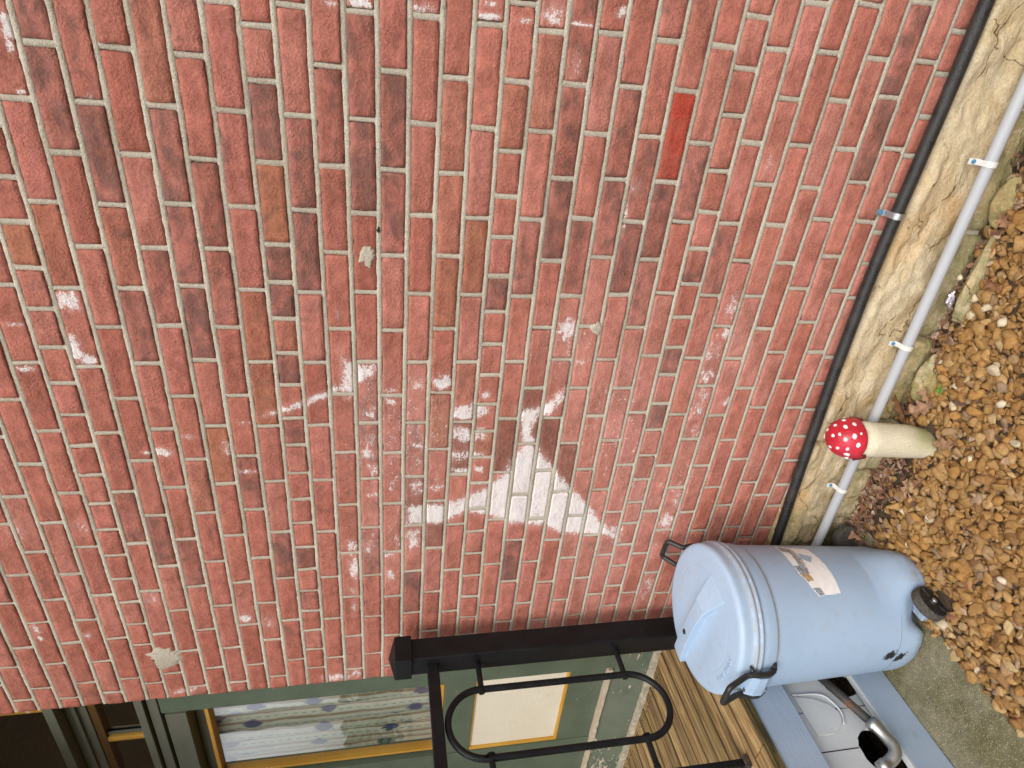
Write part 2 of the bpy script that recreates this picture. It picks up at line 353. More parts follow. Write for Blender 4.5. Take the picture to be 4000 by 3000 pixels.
MT = dict(brick=M_brick(), mortar=M_mortar(), stone=M_stone(), concrete=M_concrete(), gravel=M_gravel(), ground=M_ground(), soil=M_soil(),
    can=M_plastic('blue_can_plastic', (.345, .465, .625), (.375, .495, .655), scuff=True), lid=M_plastic('blue_lid_plastic', (.385, .505, .66), (.41, .53, .685), .45, scuff=True),
    blackplastic=M_simple('black_plastic', (.022, .021, .020), .45, .5, .5, 60), rubber=M_simple('worn_rubber', (.075, .066, .058), .85, .2, .4, 120),
    rail=M_metal('black_satin_metal', (.008, .0085, .0095), .38, 0.0, c2=(.012, .0125, .014)),
    blackpipe=M_metal('black_coated_pipe', (.014, .014, .015), .30, 0.0, c2=(.035, .033, .030), bumpd=.0014, wrap=(3, 1, 1)), zinc=M_metal('zinc_plate', (.62, .64, .66), .35, .9, c2=(.45, .47, .50)),
    rustpipe=M_metal('rusty_pipe', (.045, .042, .04), .6, .2, rust=.35), steel=M_metal('galvanised_steel', (.40, .40, .39), .38, 1.0, c2=(.52, .52, .50)),
    pvc=M_pvc(), whiteplastic=M_simple('white_plastic', (.72, .71, .66), .45, .5, .08), bluescrew=M_simple('blue_screw', (.06, .22, .42), .4, .5, .3, 200),
    green=M_paint('green_paint', (.085, .112, .075), (.105, .135, .092), .45, .10), greendark=M_paint('green_paint_shutter', (.115, .120, .090), (.13, .135, .10), .5),
    greenworn=M_paint('worn_green_paint', (.085, .11, .075), (.13, .145, .105), .6, .20, (.40, .33, .25), flake=55),
    rotten=M_paint('rotten_trim', (.16, .15, .105), (.34, .28, .20), .85, .45, (.40, .33, .24)),
    cream=M_paint('cream_paint', (.70, .64, .50), (.74, .68, .55), .45), mustard=M_paint('mustard_paint', (.52, .27, .035), (.58, .32, .05), .45, .14, (.6, .5, .35)),
    blueboard=M_paint('blue_grey_paint', (.33, .41, .525), (.37, .45, .565), .55, 0, grain=(60, 3, 60)), greypanel=M_paint('grey_panel_paint', (.56, .585, .60), (.62, .64, .645), .6, 0, grain=(20, 20, 20)),
    wood=M_wood(), wetwood=M_wetwood(), glass=M_glass(), curtain=M_curtain(), leaf=M_leaf(), litter=M_litter(), cap=M_cap(), stem=M_stem(), spot=M_simple('spot_white', (.82, .80, .78), .6, .3, .08, 120),
    shadedstop=M_paint('shaded_glazing_stop', (.10, .052, .014), (.13, .07, .02), .5), seamline=M_simple('mould_seam', (.17, .22, .30), .6), gill=M_simple('dark_red', (.18, .02, .018), .7), dark=M_simple('dark_interior', (.012, .012, .013), .9), caulk=M_simple('old_caulk', (.42, .37, .28), .85, .2, .3, 50, .002),
    sticker=M_simple('sticker_paper', (.88, .87, .86), .6, .3, .05, 60), band=M_simple('sticker_print', (.30, .31, .33), .6, .3, .6, 170), peeled=M_simple('peeled_paper', (.48, .33, .17), .8, .2, .3, 80),
    ceilingm=M_simple('porch_ceiling', (.22, .235, .25), .6), foil=M_simple('foil', (.62, .55, .64), .25, .5, .5, 160, .002, .6), weed=M_simple('weed_green', (.10, .24, .035), .5, .4, .3), postpaint=M_simple('porch_post', (.30, .31, .28), .6),
    hedge=M_simple('far_foliage', (.08, .11, .05), .9, .2, .5, 3), hole=M_simple('underfloor_dark', (.03, .024, .018), .95, .1), nail=M_simple('nail', (.05, .035, .025), .7))
JOINTS={-18:[-2.285,-2.1],
-17:[-2.228,-2.007,-1.789],
-16:[-2.296,-2.101,-1.887,-1.667,-1.455],
-15:[-2.219,-2.002,-1.787,-1.573,-1.352],
-14:[-2.288,-2.11,-1.892,-1.676,-1.458,-1.237,-1.019],
-13:[-2.216,-1.996,-1.78,-1.563,-1.345,-1.122,-0.907,-0.691],
-12:[-2.256,-2.039,-1.93,-1.822,-1.711,-1.605,-1.496,-1.391,-1.282,-1.176,-1.071,-0.97,-0.861,-0.753,-0.645,-0.533,-0.43],
-11:[-2.21,-1.991,-1.776,-1.56,-1.347,-1.133,-0.919,-0.696,-0.483,-0.263],
-10:[-2.299,-2.093,-1.877,-1.666,-1.446,-1.234,-1.02,-0.802,-0.587,-0.369,-0.152],
-9:[-2.201,-1.987,-1.768,-1.553,-1.339,-1.124,-0.909,-0.694,-0.483,-0.26],
-8:[-2.297,-2.096,-1.872,-1.657,-1.444,-1.234,-1.014,-0.797,-0.585,-0.365,-0.148],
-7:[-1.979,-1.762,-1.545,-1.331,-1.118,-0.9,-0.684,-0.474,-0.257],
-6:[-2.284,-2.069,-1.872,-1.653,-1.228,-1.014,-0.799,-0.582,-0.367,-0.15],
-5:[-2.194,-1.972,-1.756,-1.542,-1.329,-1.12,-0.905,-0.69,-0.473,-0.256,-0.042],
-4:[-2.254,-2.143,-2.036,-1.931,-1.827,-1.72,-1.616,-1.507,-1.405,-1.299,-1.193,-1.094,-0.98,-0.878,-0.772,-0.668,-0.565,-0.365,-0.189,-0.08],
-3:[-2.202,-1.981,-1.764,-1.55,-1.33,-1.121,-0.907,-0.695,-0.475,-0.256,-0.036],
-2:[-2.283,-2.086,-1.872,-1.653,-1.437,-1.224,-1.013,-0.8,-0.582,-0.365,-0.147],
-1:[-2.199,-1.986,-1.767,-1.542,-1.331,-1.116,-0.905,-0.691,-0.476,-0.254,-0.034],
0:[-2.28,-2.101,-1.884,-1.66,-1.442,-1.232,-1.02,-0.804,-0.366,-0.146],
1:[-1.982,-1.761,-1.542,-1.331,-1.119,-0.905,-0.692,-0.475,-0.254,-0.03],
2:[-2.095,-1.876,-1.654,-1.437,-1.222,-1.011,-0.797,-0.365,-0.148],
3:[-1.99,-1.769,-1.547,-1.328,-1.119,-0.905,-0.692,-0.475,-0.254,-0.032],
4:[-2.031,-1.918,-1.805,-1.693,-1.584,-1.48,-1.368,-1.261,-1.157,-1.055,-0.95,-0.846,-0.742,-0.635,-0.523,-0.416,-0.303,-0.144,0.016],
5:[-1.972,-1.752,-1.537,-1.325,-1.111,-0.905,-0.693,-0.472,-0.251,-0.033],
6:[-2.075,-1.851,-1.638,-1.211,-0.998,-0.791,-0.585,-0.362,-0.139],
7:[-1.979,-1.753,-1.539,-1.11,-0.897,-0.688,-0.464,-0.247,-0.024],
8:[-2.083,-1.867,-1.647,-1.42,-1.213,-0.999,-0.57,-0.356,-0.133],
9:[-1.975,-1.745,-1.325,-1.106,-0.896,-0.682,-0.466,-0.245,-0.026],
10:[-2.073,-1.859,-1.636,-1.419,-1.205,-1.0,-0.787,-0.572,-0.354,-0.131],
11:[-1.958,-1.742,-1.312,-1.096,-0.883,-0.674,-0.46,-0.251,-0.026],
12:[-2.032,-1.917,-1.807,-1.695,-1.585,-1.485,-1.379,-1.273,-1.166,-1.062,-0.953,-0.853,-0.75,-0.643,-0.535,-0.43,-0.318,-0.178,-0.068,0.044],
13:[-1.964,-1.746,-1.321,-1.106,-0.892,-0.678,-0.458,-0.241,-0.019],
14:[-2.078,-1.857,-1.63,-1.425,-1.209,-0.995,-0.779,-0.567,-0.346,-0.128,0.086],
15:[-1.98,-1.328,-1.112,-0.894,-0.677,-0.458,-0.238,-0.014],
16:[-1.429,-1.217,-1.005,-0.569,-0.347,-0.121,0.097],
17:[-1.303,-1.083,-0.87,-0.649,-0.434,-0.239,-0.016],
18:[-1.414,-1.197,-0.98,-0.761,-0.324,-0.102,0.117],
19:[-1.261,-1.086,-0.87,-0.653,-0.434,-0.229,-0.011],
20:[-1.209,-1.097,-0.99,-0.888,-0.675,-0.563,-0.464,-0.354,-0.244,-0.142,-0.035,0.064]}
PAINT_POLY=[[0.8,0.012,[[-0.851,1.915],[-0.891,1.912],[-0.891,1.882],[-0.909,1.872],[-0.912,1.811],[-0.945,1.814],[-0.981,1.864],[-1.006,1.869],[-1.031,1.904],[-1.006,1.918],[-0.915,1.915]]],[1.0,0.010,[[-0.967,1.914],[-0.998,1.908],[-1.015,1.941],[-1.047,2.015],[-1.074,2.088],[-1.084,2.143],[-1.054,2.08],[-1.024,2.013],[-0.997,1.948]]],[0.5,0.012,[[-0.952,1.728],[-0.949,1.67],[-1.009,1.666],[-1.002,1.722]]],[0.78,0.008,[[-1.068,1.594],[-1.052,1.562],[-1.043,1.523],[-1.06,1.477],[-1.091,1.471],[-1.107,1.502],[-1.11,1.559],[-1.102,1.587]]],[0.7,0.008,[[-1.136,1.594],[-1.126,1.569],[-1.145,1.528],[-1.139,1.479],[-1.189,1.472],[-1.194,1.513],[-1.204,1.553],[-1.185,1.583]]],[0.62,0.01,[[-1.228,1.596],[-1.223,1.523],[-1.239,1.471],[-1.261,1.479],[-1.273,1.549],[-1.275,1.585]]],[0.78,0.006,[[-1.298,1.581],[-1.3,1.524],[-1.327,1.522],[-1.324,1.576]]],[0.78,0.006,[[-1.293,1.506],[-1.299,1.473],[-1.325,1.474],[-1.32,1.502]]],[1.15,0.006,[[-1.453,1.725],[-1.447,1.667],[-1.448,1.595],[-1.441,1.577],[-1.413,1.511],[-1.377,1.452],[-1.324,1.407],[-1.257,1.377],[-1.214,1.358],[-1.107,1.375],[-1.066,1.392],[-1.074,1.359],[-1.061,1.31],[-1.028,1.275],[-0.991,1.243],[-1.021,1.233],[-1.103,1.275],[-1.102,1.311],[-1.147,1.33],[-1.201,1.312],[-1.232,1.298],[-1.301,1.237],[-1.374,1.181],[-1.469,1.094],[-1.551,1.032],[-1.618,0.965],[-1.684,0.914],[-1.646,0.97],[-1.637,1.02],[-1.628,1.087],[-1.62,1.153],[-1.585,1.221],[-1.563,1.287],[-1.554,1.366],[-1.524,1.434],[-1.494,1.506],[-1.493,1.524],[-1.539,1.591],[-1.539,1.653],[-1.538,1.724]]],[0.66,0.012,[[-1.55,1.726],[-1.554,1.668],[-1.639,1.669],[-1.671,1.712],[-1.652,1.725]]]]
PAINT_ELL=[[0.34,-1.163,1.042,0.327,0.176],[0.3,-1.431,0.869,0.245,0.123],[0.36,-1.198,1.724,0.251,0.21],[0.32,-1.547,1.75,0.202,0.138],[0.34,-0.869,1.245,0.137,0.129],[0.3,-0.9,0.73,0.222,0.097],[0.32,-0.978,1.834,0.108,0.078],[0.3,-1.692,1.015,0.185,0.11],[0.3,-1.31,0.756,0.234,0.088],[0.5,-0.455,1.15,0.05,0.01],[0.42,-0.37,1.14,0.02,0.02],[0.9,-0.974,1.623,0.03,0.03],[0.75,-1.021,1.488,0.019,0.017],[0.6,-1.077,1.839,0.032,0.03],[0.55,-1.174,1.838,0.031,0.027],[0.65,-1.229,1.847,0.031,0.028],[0.6,-1.291,1.826,0.033,0.025],[0.7,-1.039,1.775,0.014,0.019],[0.55,-1.001,1.775,0.017,0.029],[0.6,-1.372,1.693,0.038,0.035],[0.55,-1.368,1.622,0.035,0.033],[0.45,-1.353,1.769,0.049,0.029],[0.7,-1.206,1.691,0.015,0.019],[0.4,-1.161,1.697,0.041,0.039],[0.35,-1.159,1.77,0.041,0.033],[0.65,-1.617,1.903,0.032,0.026],[0.5,-1.625,1.848,0.055,0.028],[0.7,-1.725,1.9,0.065,0.023],[0.6,-1.772,1.781,0.03,0.029],[0.5,-1.665,1.787,0.028,0.034],[0.45,-1.834,1.909,0.031,0.021],[0.45,-1.929,1.908,0.042,0.015],[0.5,-1.616,1.75,0.056,0.015],[0.6,-1.396,1.833,0.012,0.025],[0.9,-0.018,1.842,0.012,0.032],[0.6,-0.024,1.903,0.008,0.024],[0.6,-0.016,1.703,0.013,0.034],[0.9,-0.017,1.559,0.01,0.031],[0.7,0.009,1.564,0.008,0.025],[0.65,0.003,1.411,0.022,0.032],[1,-0.013,1.412,0.004,0.027],[1,-0.012,1.342,0.005,0.031],[0.8,0.021,1.247,0.014,0.017],[0.7,-0.017,1.477,0.005,0.033],[0.4,-0.096,1.344,0.035,0.019],[0.9,-0.126,2.541,0.03,0.013],[0.7,-0.162,2.543,0.015,0.008],[0.8,-0.25,2.544,0.006,0.01],[0.8,-0.249,2.419,0.005,0.01],[0.85,-0.729,2.567,0.028,0.029],[0.8,-0.864,2.58,0.049,0.017],[0.9,-0.9,2.559,0.017,0.024],[0.7,-0.923,2.708,0.01,0.026],[0.6,-0.796,2.705,0.006,0.028],[0.7,-1.203,2.43,0.02,0.034],[0.7,-1.204,2.467,0.007,0.019],[0.6,-1.15,2.347,0.008,0.026],[0.6,-1.197,2.248,0.031,0.02],[0.7,-1.284,2.206,0.008,0.033],[0.5,-1.105,2.187,0.007,0.028],[0.75,-0.795,1.261,0.041,0.039],[0.45,-0.9,1.202,0.031,0.029],[0.6,-0.712,0.75,0.046,0.029],[0.7,-0.801,0.744,0.03,0.019],[0.5,-0.867,0.773,0.06,0.03],[0.6,-0.951,0.771,0.042,0.031],[0.55,-1.027,0.762,0.043,0.026],[0.5,-1.089,0.768,0.056,0.032],[0.45,-1.17,0.758,0.042,0.027],[0.5,-1.465,0.742,0.093,0.028],[0.7,-1.054,0.67,0.023,0.016],[0.65,-1.584,0.762,0.058,0.036],[0.5,-1.93,0.761,0.097,0.032],[0.4,-1.734,0.778,0.06,0.023],[0.7,-1.623,0.962,0.043,0.04],[0.7,-2.321,1.98,0.025,0.064],[0.55,-2.303,1.914,0.035,0.032],[0.45,-1.975,2.207,0.038,0.035],[0.5,-1.808,2.563,0.034,0.026],[0.9,-1.942,2.282,0.023,0.02],[0.6,-1.916,2.933,0.027,0.016],[1.1,-1.963,2.931,0.014,0.008],[0.45,-1.484,2.88,0.033,0.026],[0.45,-1.479,2.696,0.035,0.023],[0.6,-1.966,2.788,0.017,0.013],[0.6,-2.316,2.535,0.018,0.057],[0.45,-0.297,0.768,0.027,0.016],[0.5,-0.363,1.779,0.012,0.013],[0.45,-0.734,1.882,0.045,0.008],[0.45,-0.757,1.917,0.03,0.006]]
BRICK_LOOK=[["D",0.8,-0.243,2.462],["D",0.8,-0.373,2.389],["D",0.8,-0.776,2.27],["D",0.8,-0.269,2.041],["D",0.8,-0.615,2.049],["D",0.8,-0.718,2.051],["D",0.8,-0.821,2.047],["D",0.8,-0.915,2.046],["D",0.8,-0.35,1.835],["D",0.8,-0.21,1.769],["D",0.8,-0.559,1.317],["D",0.8,-0.209,1.342],["D",0.8,-0.419,1.189],["D",0.8,-0.475,1.022],["D",0.8,-0.505,1.125],["D",0.8,-0.693,1.48],["D",0.8,-0.9,0.922],["D",0.8,-1.083,0.928],["D",0.8,-1.095,2.049],["D",0.8,-1.711,1.358],["D",0.8,-1.848,1.673],["D",0.8,-1.626,2.101],["D",0.8,-1.662,2.059],["D",0.8,-1.555,2.481],["D",0.8,-0.235,2.469],["D",0.8,-0.505,1.996],["D",0.5,-0.213,2.524],["D",0.5,-0.428,2.261],["D",0.5,-0.359,1.997],["D",0.5,-0.563,2.272],["D",0.5,-0.435,1.757],["D",0.5,-0.507,1.179],["D",0.5,-0.683,1.039],["D",0.5,-0.21,1.197],["D",0.5,-0.603,1.243],["D",0.5,-0.582,1.432],["D",0.5,-0.657,2.176],["D",0.5,-0.713,2.403],["D",0.5,-0.358,2.309],["D",0.5,-0.173,1.923],["D",0.5,-0.065,1.85],["D",0.5,-0.123,2.477],["D",0.5,-0.536,2.194],["D",0.5,-1.559,1.873],["D",0.5,-1.763,1.814],["D",0.5,-1.271,1.723],["D",0.5,-1.201,1.63],["D",0.5,-1.177,1.837],["D",0.5,-1.025,1.834],["D",0.5,-1.437,2.185],["D",0.5,-1.472,2.54],["D",0.5,-0.614,2.374],["D",0.5,-0.414,1.103],["D",0.5,-0.295,1.305],["D",0.5,-0.621,0.9],["D",0.5,-0.507,0.843],["D",0.5,-0.284,0.948],["D",0.5,-1.855,2.071],["D",0.5,-1.66,2.45],["D",0.5,-0.095,1.325],["S",0.8,0.052,0.457],["S",0.8,-0.112,0.471],["S",0.8,-0.306,0.488],["S",0.8,-0.012,0.461],["O",0.8,-0.417,2.054],["O",0.8,-0.642,1.626],["O",0.8,-1.095,1.641],["O",0.8,-1.285,2.25],["O",0.8,-0.546,2.423],["O",0.8,-1.021,2.145],["O",0.8,-1.132,1.538],["O",0.8,-1.224,1.503],["O",0.8,-0.589,2.649],["O",0.8,-0.497,1.541],["O",0.45,-0.621,2.589],["O",0.45,-0.199,1.495],["O",0.45,-0.283,1.636],["O",0.45,-0.787,2.145],["O",0.45,-0.996,1.561],["O",0.45,-1.246,2.349],["O",0.45,-0.628,2.449],["O",0.45,-0.393,1.613],["O",0.45,-0.786,2.063],["O",0.45,-0.182,2.261],["O",0.45,-0.083,1.423],["B",0.9,-1.139,1.29],["B",0.9,-1.253,1.212],["B",0.9,-1.353,1.173],["B",0.9,-1.111,1.332],["B",0.9,-1.317,1.527],["B",0.9,-1.208,1.405],["B",0.9,-1.529,1.696],["B",0.9,-1.611,1.615],["R",1,-0.238,1.049]]

# ------------------------------------------------------------------ setting: ground
tag(obj('ground', ([(-150, -150, -.012), (150, -150, -.012), (150, 150, -.012), (-150, 150, -.012)], [(0, 1, 2, 3)]), MT['ground']), kind='structure')
def bumpy_sheet(x0, x1, y0, y1, step, zf):
    nx = max(2, int((x1 - x0) / step)); ny = max(2, int((y1 - y0) / step)); V = []; F = []
    for j in range(ny + 1):
        for i in range(nx + 1):
            x = x0 + (x1 - x0) * i / nx; y = y0 + (y1 - y0) * j / ny; V.append((x, y, zf(x, y)))
    for j in range(ny):
        for i in range(nx):
            a = j * (nx + 1) + i; F.append((a, a + 1, a + nx + 2, a + nx + 1))
    return V, F
tag(obj('soil_bed', bumpy_sheet(-1.7, 1.0, -1.6, .03, .03, lambda x, y: .002 + .008 * fbm(x * 9, y * 9)), MT['soil'], smooth=True), kind='structure')
# concrete apron along the porch
def slab():
    ys = np.linspace(-3.2, .0, 120); V = []; F = []
    for y in ys:
        e = -1.648 + .012 * nz(y * 6, 3.3) + .007 * nz(y * 25, 1.2) + (.10 * max(0, (y + .50) / .5) if y > -.5 else 0)
        for x, z in ((-2.05, .016), (-1.85, .017), (-1.72, .018), (e + .0, .015 + .004 * nz(y * 12)), (e + .012, .004), (e + .02, -.05)): V.append((x, y, z + .003 * nz(x * 8, y * 8)))
    n = 6
    for j in range(len(ys) - 1):
        for i in range(n - 1):
            a = j * n + i; F.append((a, a + 1, a + n + 1, a + n))
    return V, F
tag(obj('concrete_path', slab(), MT['concrete'], smooth=False), kind='structure')

# ------------------------------------------------------------------ brick wall
Z0, HC, XL, XR = 1.8052, .072, -2.35, .95
CMIN, CMAX = -23, 20
def zl(k, x): return Z0 - HC * k + .0022 * nz(x * 1.3, k * 3.1) + .0013 * nz(x * 6, k * 5.7)
def joints(c):
    hd = (c % 8) == 4; st = .108 if hd else .216
    l = list(JOINTS.get(c, []))
    if not l: l = [(-2.2 if c % 2 else -2.1) + .012 * random.uniform(-1, 1)]
    o = [l[0]]
    for x in l[1:]:
        g = x - o[-1]
        if g > .27:
            n = max(2, round(g / st)); b = o[-1]
            for i in range(1, n): o.append(b + g * i / n)
        o.append(x)
    while o[0] - st > XL + .045: o.insert(0, o[0] - st + .006 * random.uniform(-1, 1))
    if not hd and c % 2 == 0 and o[0] - XL > .17: o.insert(0, XL + .07)
    while o[-1] + st < XR - .03: o.append(o[-1] + st + .005 * random.uniform(-1, 1))
    return o
def poly_sd(P, pts):
    x, y = P[:, 0], P[:, 1]; d = np.full(len(P), 1e9); ins = np.zeros(len(P), bool); n = len(pts)
    for i in range(n):
        (x0, y0), (x1, y1) = pts[i], pts[(i + 1) % n]; ex, ey = x1 - x0, y1 - y0
        t = np.clip(((x - x0) * ex + (y - y0) * ey) / (ex * ex + ey * ey + 1e-12), 0, 1)
        d = np.minimum(d, np.hypot(x - x0 - t * ex, y - y0 - t * ey))
        c = (y0 > y) != (y1 > y); ins ^= c & (x < ex * (y - y0) / (ey if ey else 1e-12) + x0)
    return np.where(ins, -d, d)
def paint_at(P):
    v = np.zeros(len(P)); WOB = np.array([.45 * nz(p[0] * 55, p[1] * 55) + .2 * nz(p[0] * 150, p[1] * 150) for p in P])
    lo, hi = P.min(0) - .03, P.max(0) + .03
    for s, soft, pts in PAINT_POLY:
        if s > 1: s, soft = .90, .013
        a = np.array(pts)
        if (a.max(0) < lo).any() or (a.min(0) > hi).any(): continue
        v = np.maximum(v, s * np.clip(.5 - (poly_sd(P, pts) + WOB * .008) / (soft * 1.6) * .5, 0, 1))
    for s, cx, cz, rx, rz in PAINT_ELL:
        rx = max(rx, .004); rz = max(rz, .004)
        if cx + 1.4 * rx < lo[0] or cx - 1.4 * rx > hi[0] or cz + 1.4 * rz < lo[1] or cz - 1.4 * rz > hi[1]: continue
        d = np.hypot((P[:, 0] - cx) / rx, (P[:, 1] - cz) / rz) + WOB; v = np.maximum(v, s * np.clip((1.5 - d) / 1.1, 0, 1))
    return v
def area_px(x0, x1, z0, z1):
    q = []
    for x, z in ((x0, z0), (x1, z0), (x1, z1), (x0, z1)):
        d = Vector((x, 0, z)) - CAM_POS; w_ = d.dot(FWD)
        if w_ < .1: return 0
        q.append((min(max(512 + 636.3 * d.dot(DOWN) / w_, 0), 1024), min(max(384 - 636.3 * d.dot(RIGHT) / w_, 0), 768)))
    return .5 * abs(sum(q[i][0] * q[(i + 1) % 4][1] - q[(i + 1) % 4][0] * q[i][1] for i in range(4)))
def brick(c, xa, xb, seed):
    hw, hb = .0058 + .0012 * random.random(), .0068
    x0, x1 = xa + hw, xb - hw
    if xa <= XL + 1e-6: x0 = XL + random.uniform(-.003, .003)
    zt = lambda x: zl(c, x) - hb; zb = lambda x: zl(c + 1, x) + hb
    w_, h_ = x1 - x0, .058
    xc = np.linspace(x0, x1, 12); zc = np.linspace(zb(xc[0]), zt(xc[0]), 6)
    pm = paint_at(np.array([(x, z) for x in xc for z in zc])).max()
    stp = .0065 if pm > .05 else .0105
    nx, nzz = max(2, int(w_ / stp)), max(2, int(h_ / (stp * .8)))
    e = .0026
    us = np.r_[0, np.linspace(e, w_ - e, nx), w_] / w_; vs = np.r_[0, np.linspace(e, h_ - e, nzz), h_] / h_
    V = []; tilt = random.uniform(-.0016, .0016); yoff = random.uniform(-.0020, .0016); tx = random.uniform(-.006, .006)
    cr = [random.uniform(.001, .0045) if random.random() < .8 else random.uniform(.005, .010) for _ in range(4)]; eg = random.choice((.6, .8, 1.0, 1.3, 1.7))
    NU, NV = len(us), len(vs)
    for iv, v in enumerate(vs):
        for iu, u in enumerate(us):
            x = x0 + w_ * u; t_, b_ = zt(x), zb(x); z = b_ + (t_ - b_) * v
            bu = iu in (0, NU - 1); bv = iv in (0, NV - 1)
            y = yoff + tilt * (v - .5) * 2 + tx * (u - .5) * .3 + .0011 * nz(x * 26, z * 26, seed) + .0005 * nz(x * 90, z * 90, seed)
            if bu or bv: y += .0034
            if bu: x += eg * .0022 * nz(z * 110, seed, x * 3) + eg * .0012 * nz(z * 40, seed + 3) + (.0006 if iu == 0 else -.0006)
            if bv: z += eg * .0020 * nz(x * 95, seed, z * 3) + eg * .0012 * nz(x * 30, seed + 3, z * 3)
            if bu and bv:
                k = cr[(iu > 0) * 2 + (iv > 0)]; x += k * (1 if iu == 0 else -1); z += k * (1 if iv == 0 else -1); y += .001
            V.append((x, y, z))
    F = [(j * NU + i, j * NU + i + 1, (j + 1) * NU + i + 1, (j + 1) * NU + i) for j in range(NV - 1) for i in range(NU - 1)]
    ring = [i for i in range(NU)] + [j * NU + NU - 1 for j in range(1, NV)] + [(NV - 1) * NU + i for i in range(NU - 2, -1, -1)] + [j * NU for j in range(NV - 2, 0, -1)]
    n0 = len(V)
    for r in ring: V.append((V[r][0], .05, V[r][2]))
    L = len(ring)
    for i in range(L): F.append((ring[i], n0 + i, n0 + (i + 1) % L, ring[(i + 1) % L]))
    F.append(tuple(n0 + i for i in range(L)))
    V = np.array(V); P = paint_at(V[:, [0, 2]]) if pm > .02 else np.zeros(len(V))
    return V, F, P
SALMON = [(.455, .162, .120), (.435, .148, .107), (.405, .132, .094), (.47, .178, .136), (.445, .154, .111), (.46, .160, .124)]
bricks = []
for c in range(CMIN, CMAX + 1):
    j = joints(c); xs = [XL] + j + [XR]
    for a, b in zip(xs[:-1], xs[1:]):
        if b - a < .03: continue
        bricks.append(dict(c=c, a=a, b=b, ar=area_px(a, b, Z0 - HC * (c + 1), Z0 - HC * c), look=None))
for cat_, amt, x, z in BRICK_LOOK:
    for b in bricks:
        if b['a'] <= x < b['b'] and Z0 - HC * (b['c'] + 1) <= z < Z0 - HC * b['c']: b['look'] = (cat_, amt)
order = sorted(range(len(bricks)), key=lambda i: -bricks[i]['ar'])
single = set(i for i in order[:300] if bricks[i]['ar'] > 0)
wall = thing('brick_wall', 'red brick wall with grey mortar joints and a ghost of white painted sign', 'wall', (-.7, .1, .29))
acc = []; nacc = 0
for i, b in enumerate(bricks):
    V, F, P = brick(b['c'], b['a'], b['b'], i * .37)
    tint = np.array(random.choice(SALMON)) * random.uniform(.93, 1.06); soot = max(0, random.gauss(.14, .14))
    lt = min(1, max(0, (b['c'] + 4) / 14)); tint = tint * (1 + lt * np.array((.10, .17, .19))); soot *= 1 - .4 * lt   # bricks turn paler salmon towards the lower courses
    if b['look']:
        k, a = b['look']
        if k == 'D': tint = tint * (1 - a) + a * np.array((.37, .138, .108)); soot = .34 + .42 * a
        elif k == 'O': tint = tint * (1 - a) + a * .75 * np.array((.36, .15, .075)) + a * .25 * tint; soot = .30
        elif k == 'B': tint = np.array((.24, .098, .072)); soot = .25
        elif k == 'S': soot = .75
        elif k == 'R': tint = np.array((.42, .062, .038)); soot = .12
    at = dict(tint=np.tile(tint, (len(V), 1)), soot=np.full(len(V), soot), paint=P)
    if i in single:
        o = obj('brick', (V, F), MT['brick'], wall, smooth=True, attrs=at)
        if b['look'] and b['look'][0] == 'R': o['label'] = 'bright red smooth repainted brick'
    else:
        acc.append((V, F, at))
V = np.vstack([a[0] for a in acc]); F = []; n = 0
for a in acc: F += [tuple(q + n for q in f) for f in a[1]]; n += len(a[0])
tag(obj('brick_courses', (V, F), MT['brick'], wall, smooth=True, attrs={k: np.concatenate([a[2][k] for a in acc]) for k in ('tint', 'soot', 'paint')}), kind='stuff')

def mortar():
    V, F = [], []
    def strip(pts, wdir, hws, ys):
        n0 = len(V); k = len(ys)
        for p, hw in zip(pts, hws):
            for q in range(k):
                o_ = (-1, -.80, 0, .80, 1)[q]
                V.append((p[0] + (wdir == 0) * o_ * hw, ys[q] + .0012 * nz(p[0] * 70, p[2] * 70, q * 2.0) + .0007 * nz(p[0] * 180, p[2] * 180, q * 2.0) + p[1], p[2] + (wdir == 2) * o_ * hw))
        for i in range(len(pts) - 1):
            for q in range(k - 1):
                a = n0 + i * k + q; F.append((a, a + 1, a + k + 1, a + k) if wdir == 2 else (a, a + k, a + k + 1, a + 1))
    prof = (.0058, .0026, .0019, .0021, .0056)
    for k in range(CMIN, CMAX + 2):
        xs = np.arange(XL, XR, .0075)
        strip([(x, .0007 * nz(x * 9, k), zl(k, x)) for x in xs], 2, [.0078 + .0019 * nz(x * 95, k * 2.2) + .0018 * nz(x * 25, k * 4.1) for x in xs], prof)
    for c in range(CMIN, CMAX + 1):
        for x in joints_cache[c]:
            za, zb = zl(c + 1, x) + .004, zl(c, x) - .004; sl = random.uniform(-.03, .03)
            zs = np.linspace(za, zb, 8); hb = .0072 + random.uniform(-.0010, .0016)
            strip([(x + sl * (z - za), .0004, z) for z in zs], 0, [hb + .0015 * nz(z * 110, x * 30) for z in zs], prof)
    n0 = len(V)
    b = box(XL + .02, XR, .0105, .25, .25, Z0 - HC * CMIN + .01); V.extend(b[0]); F.extend([tuple(i + n0 for i in f) for f in b[1]])
    return V, F
random.seed(7)
joints_cache = {c: [] for c in range(CMIN, CMAX + 1)}
for b in bricks:
    if b['a'] > XL + 1e-6: joints_cache[b['c']].append(b['a'])
tag(obj('mortar', mortar(), MT['mortar'], wall, smooth=True), kind='stuff')
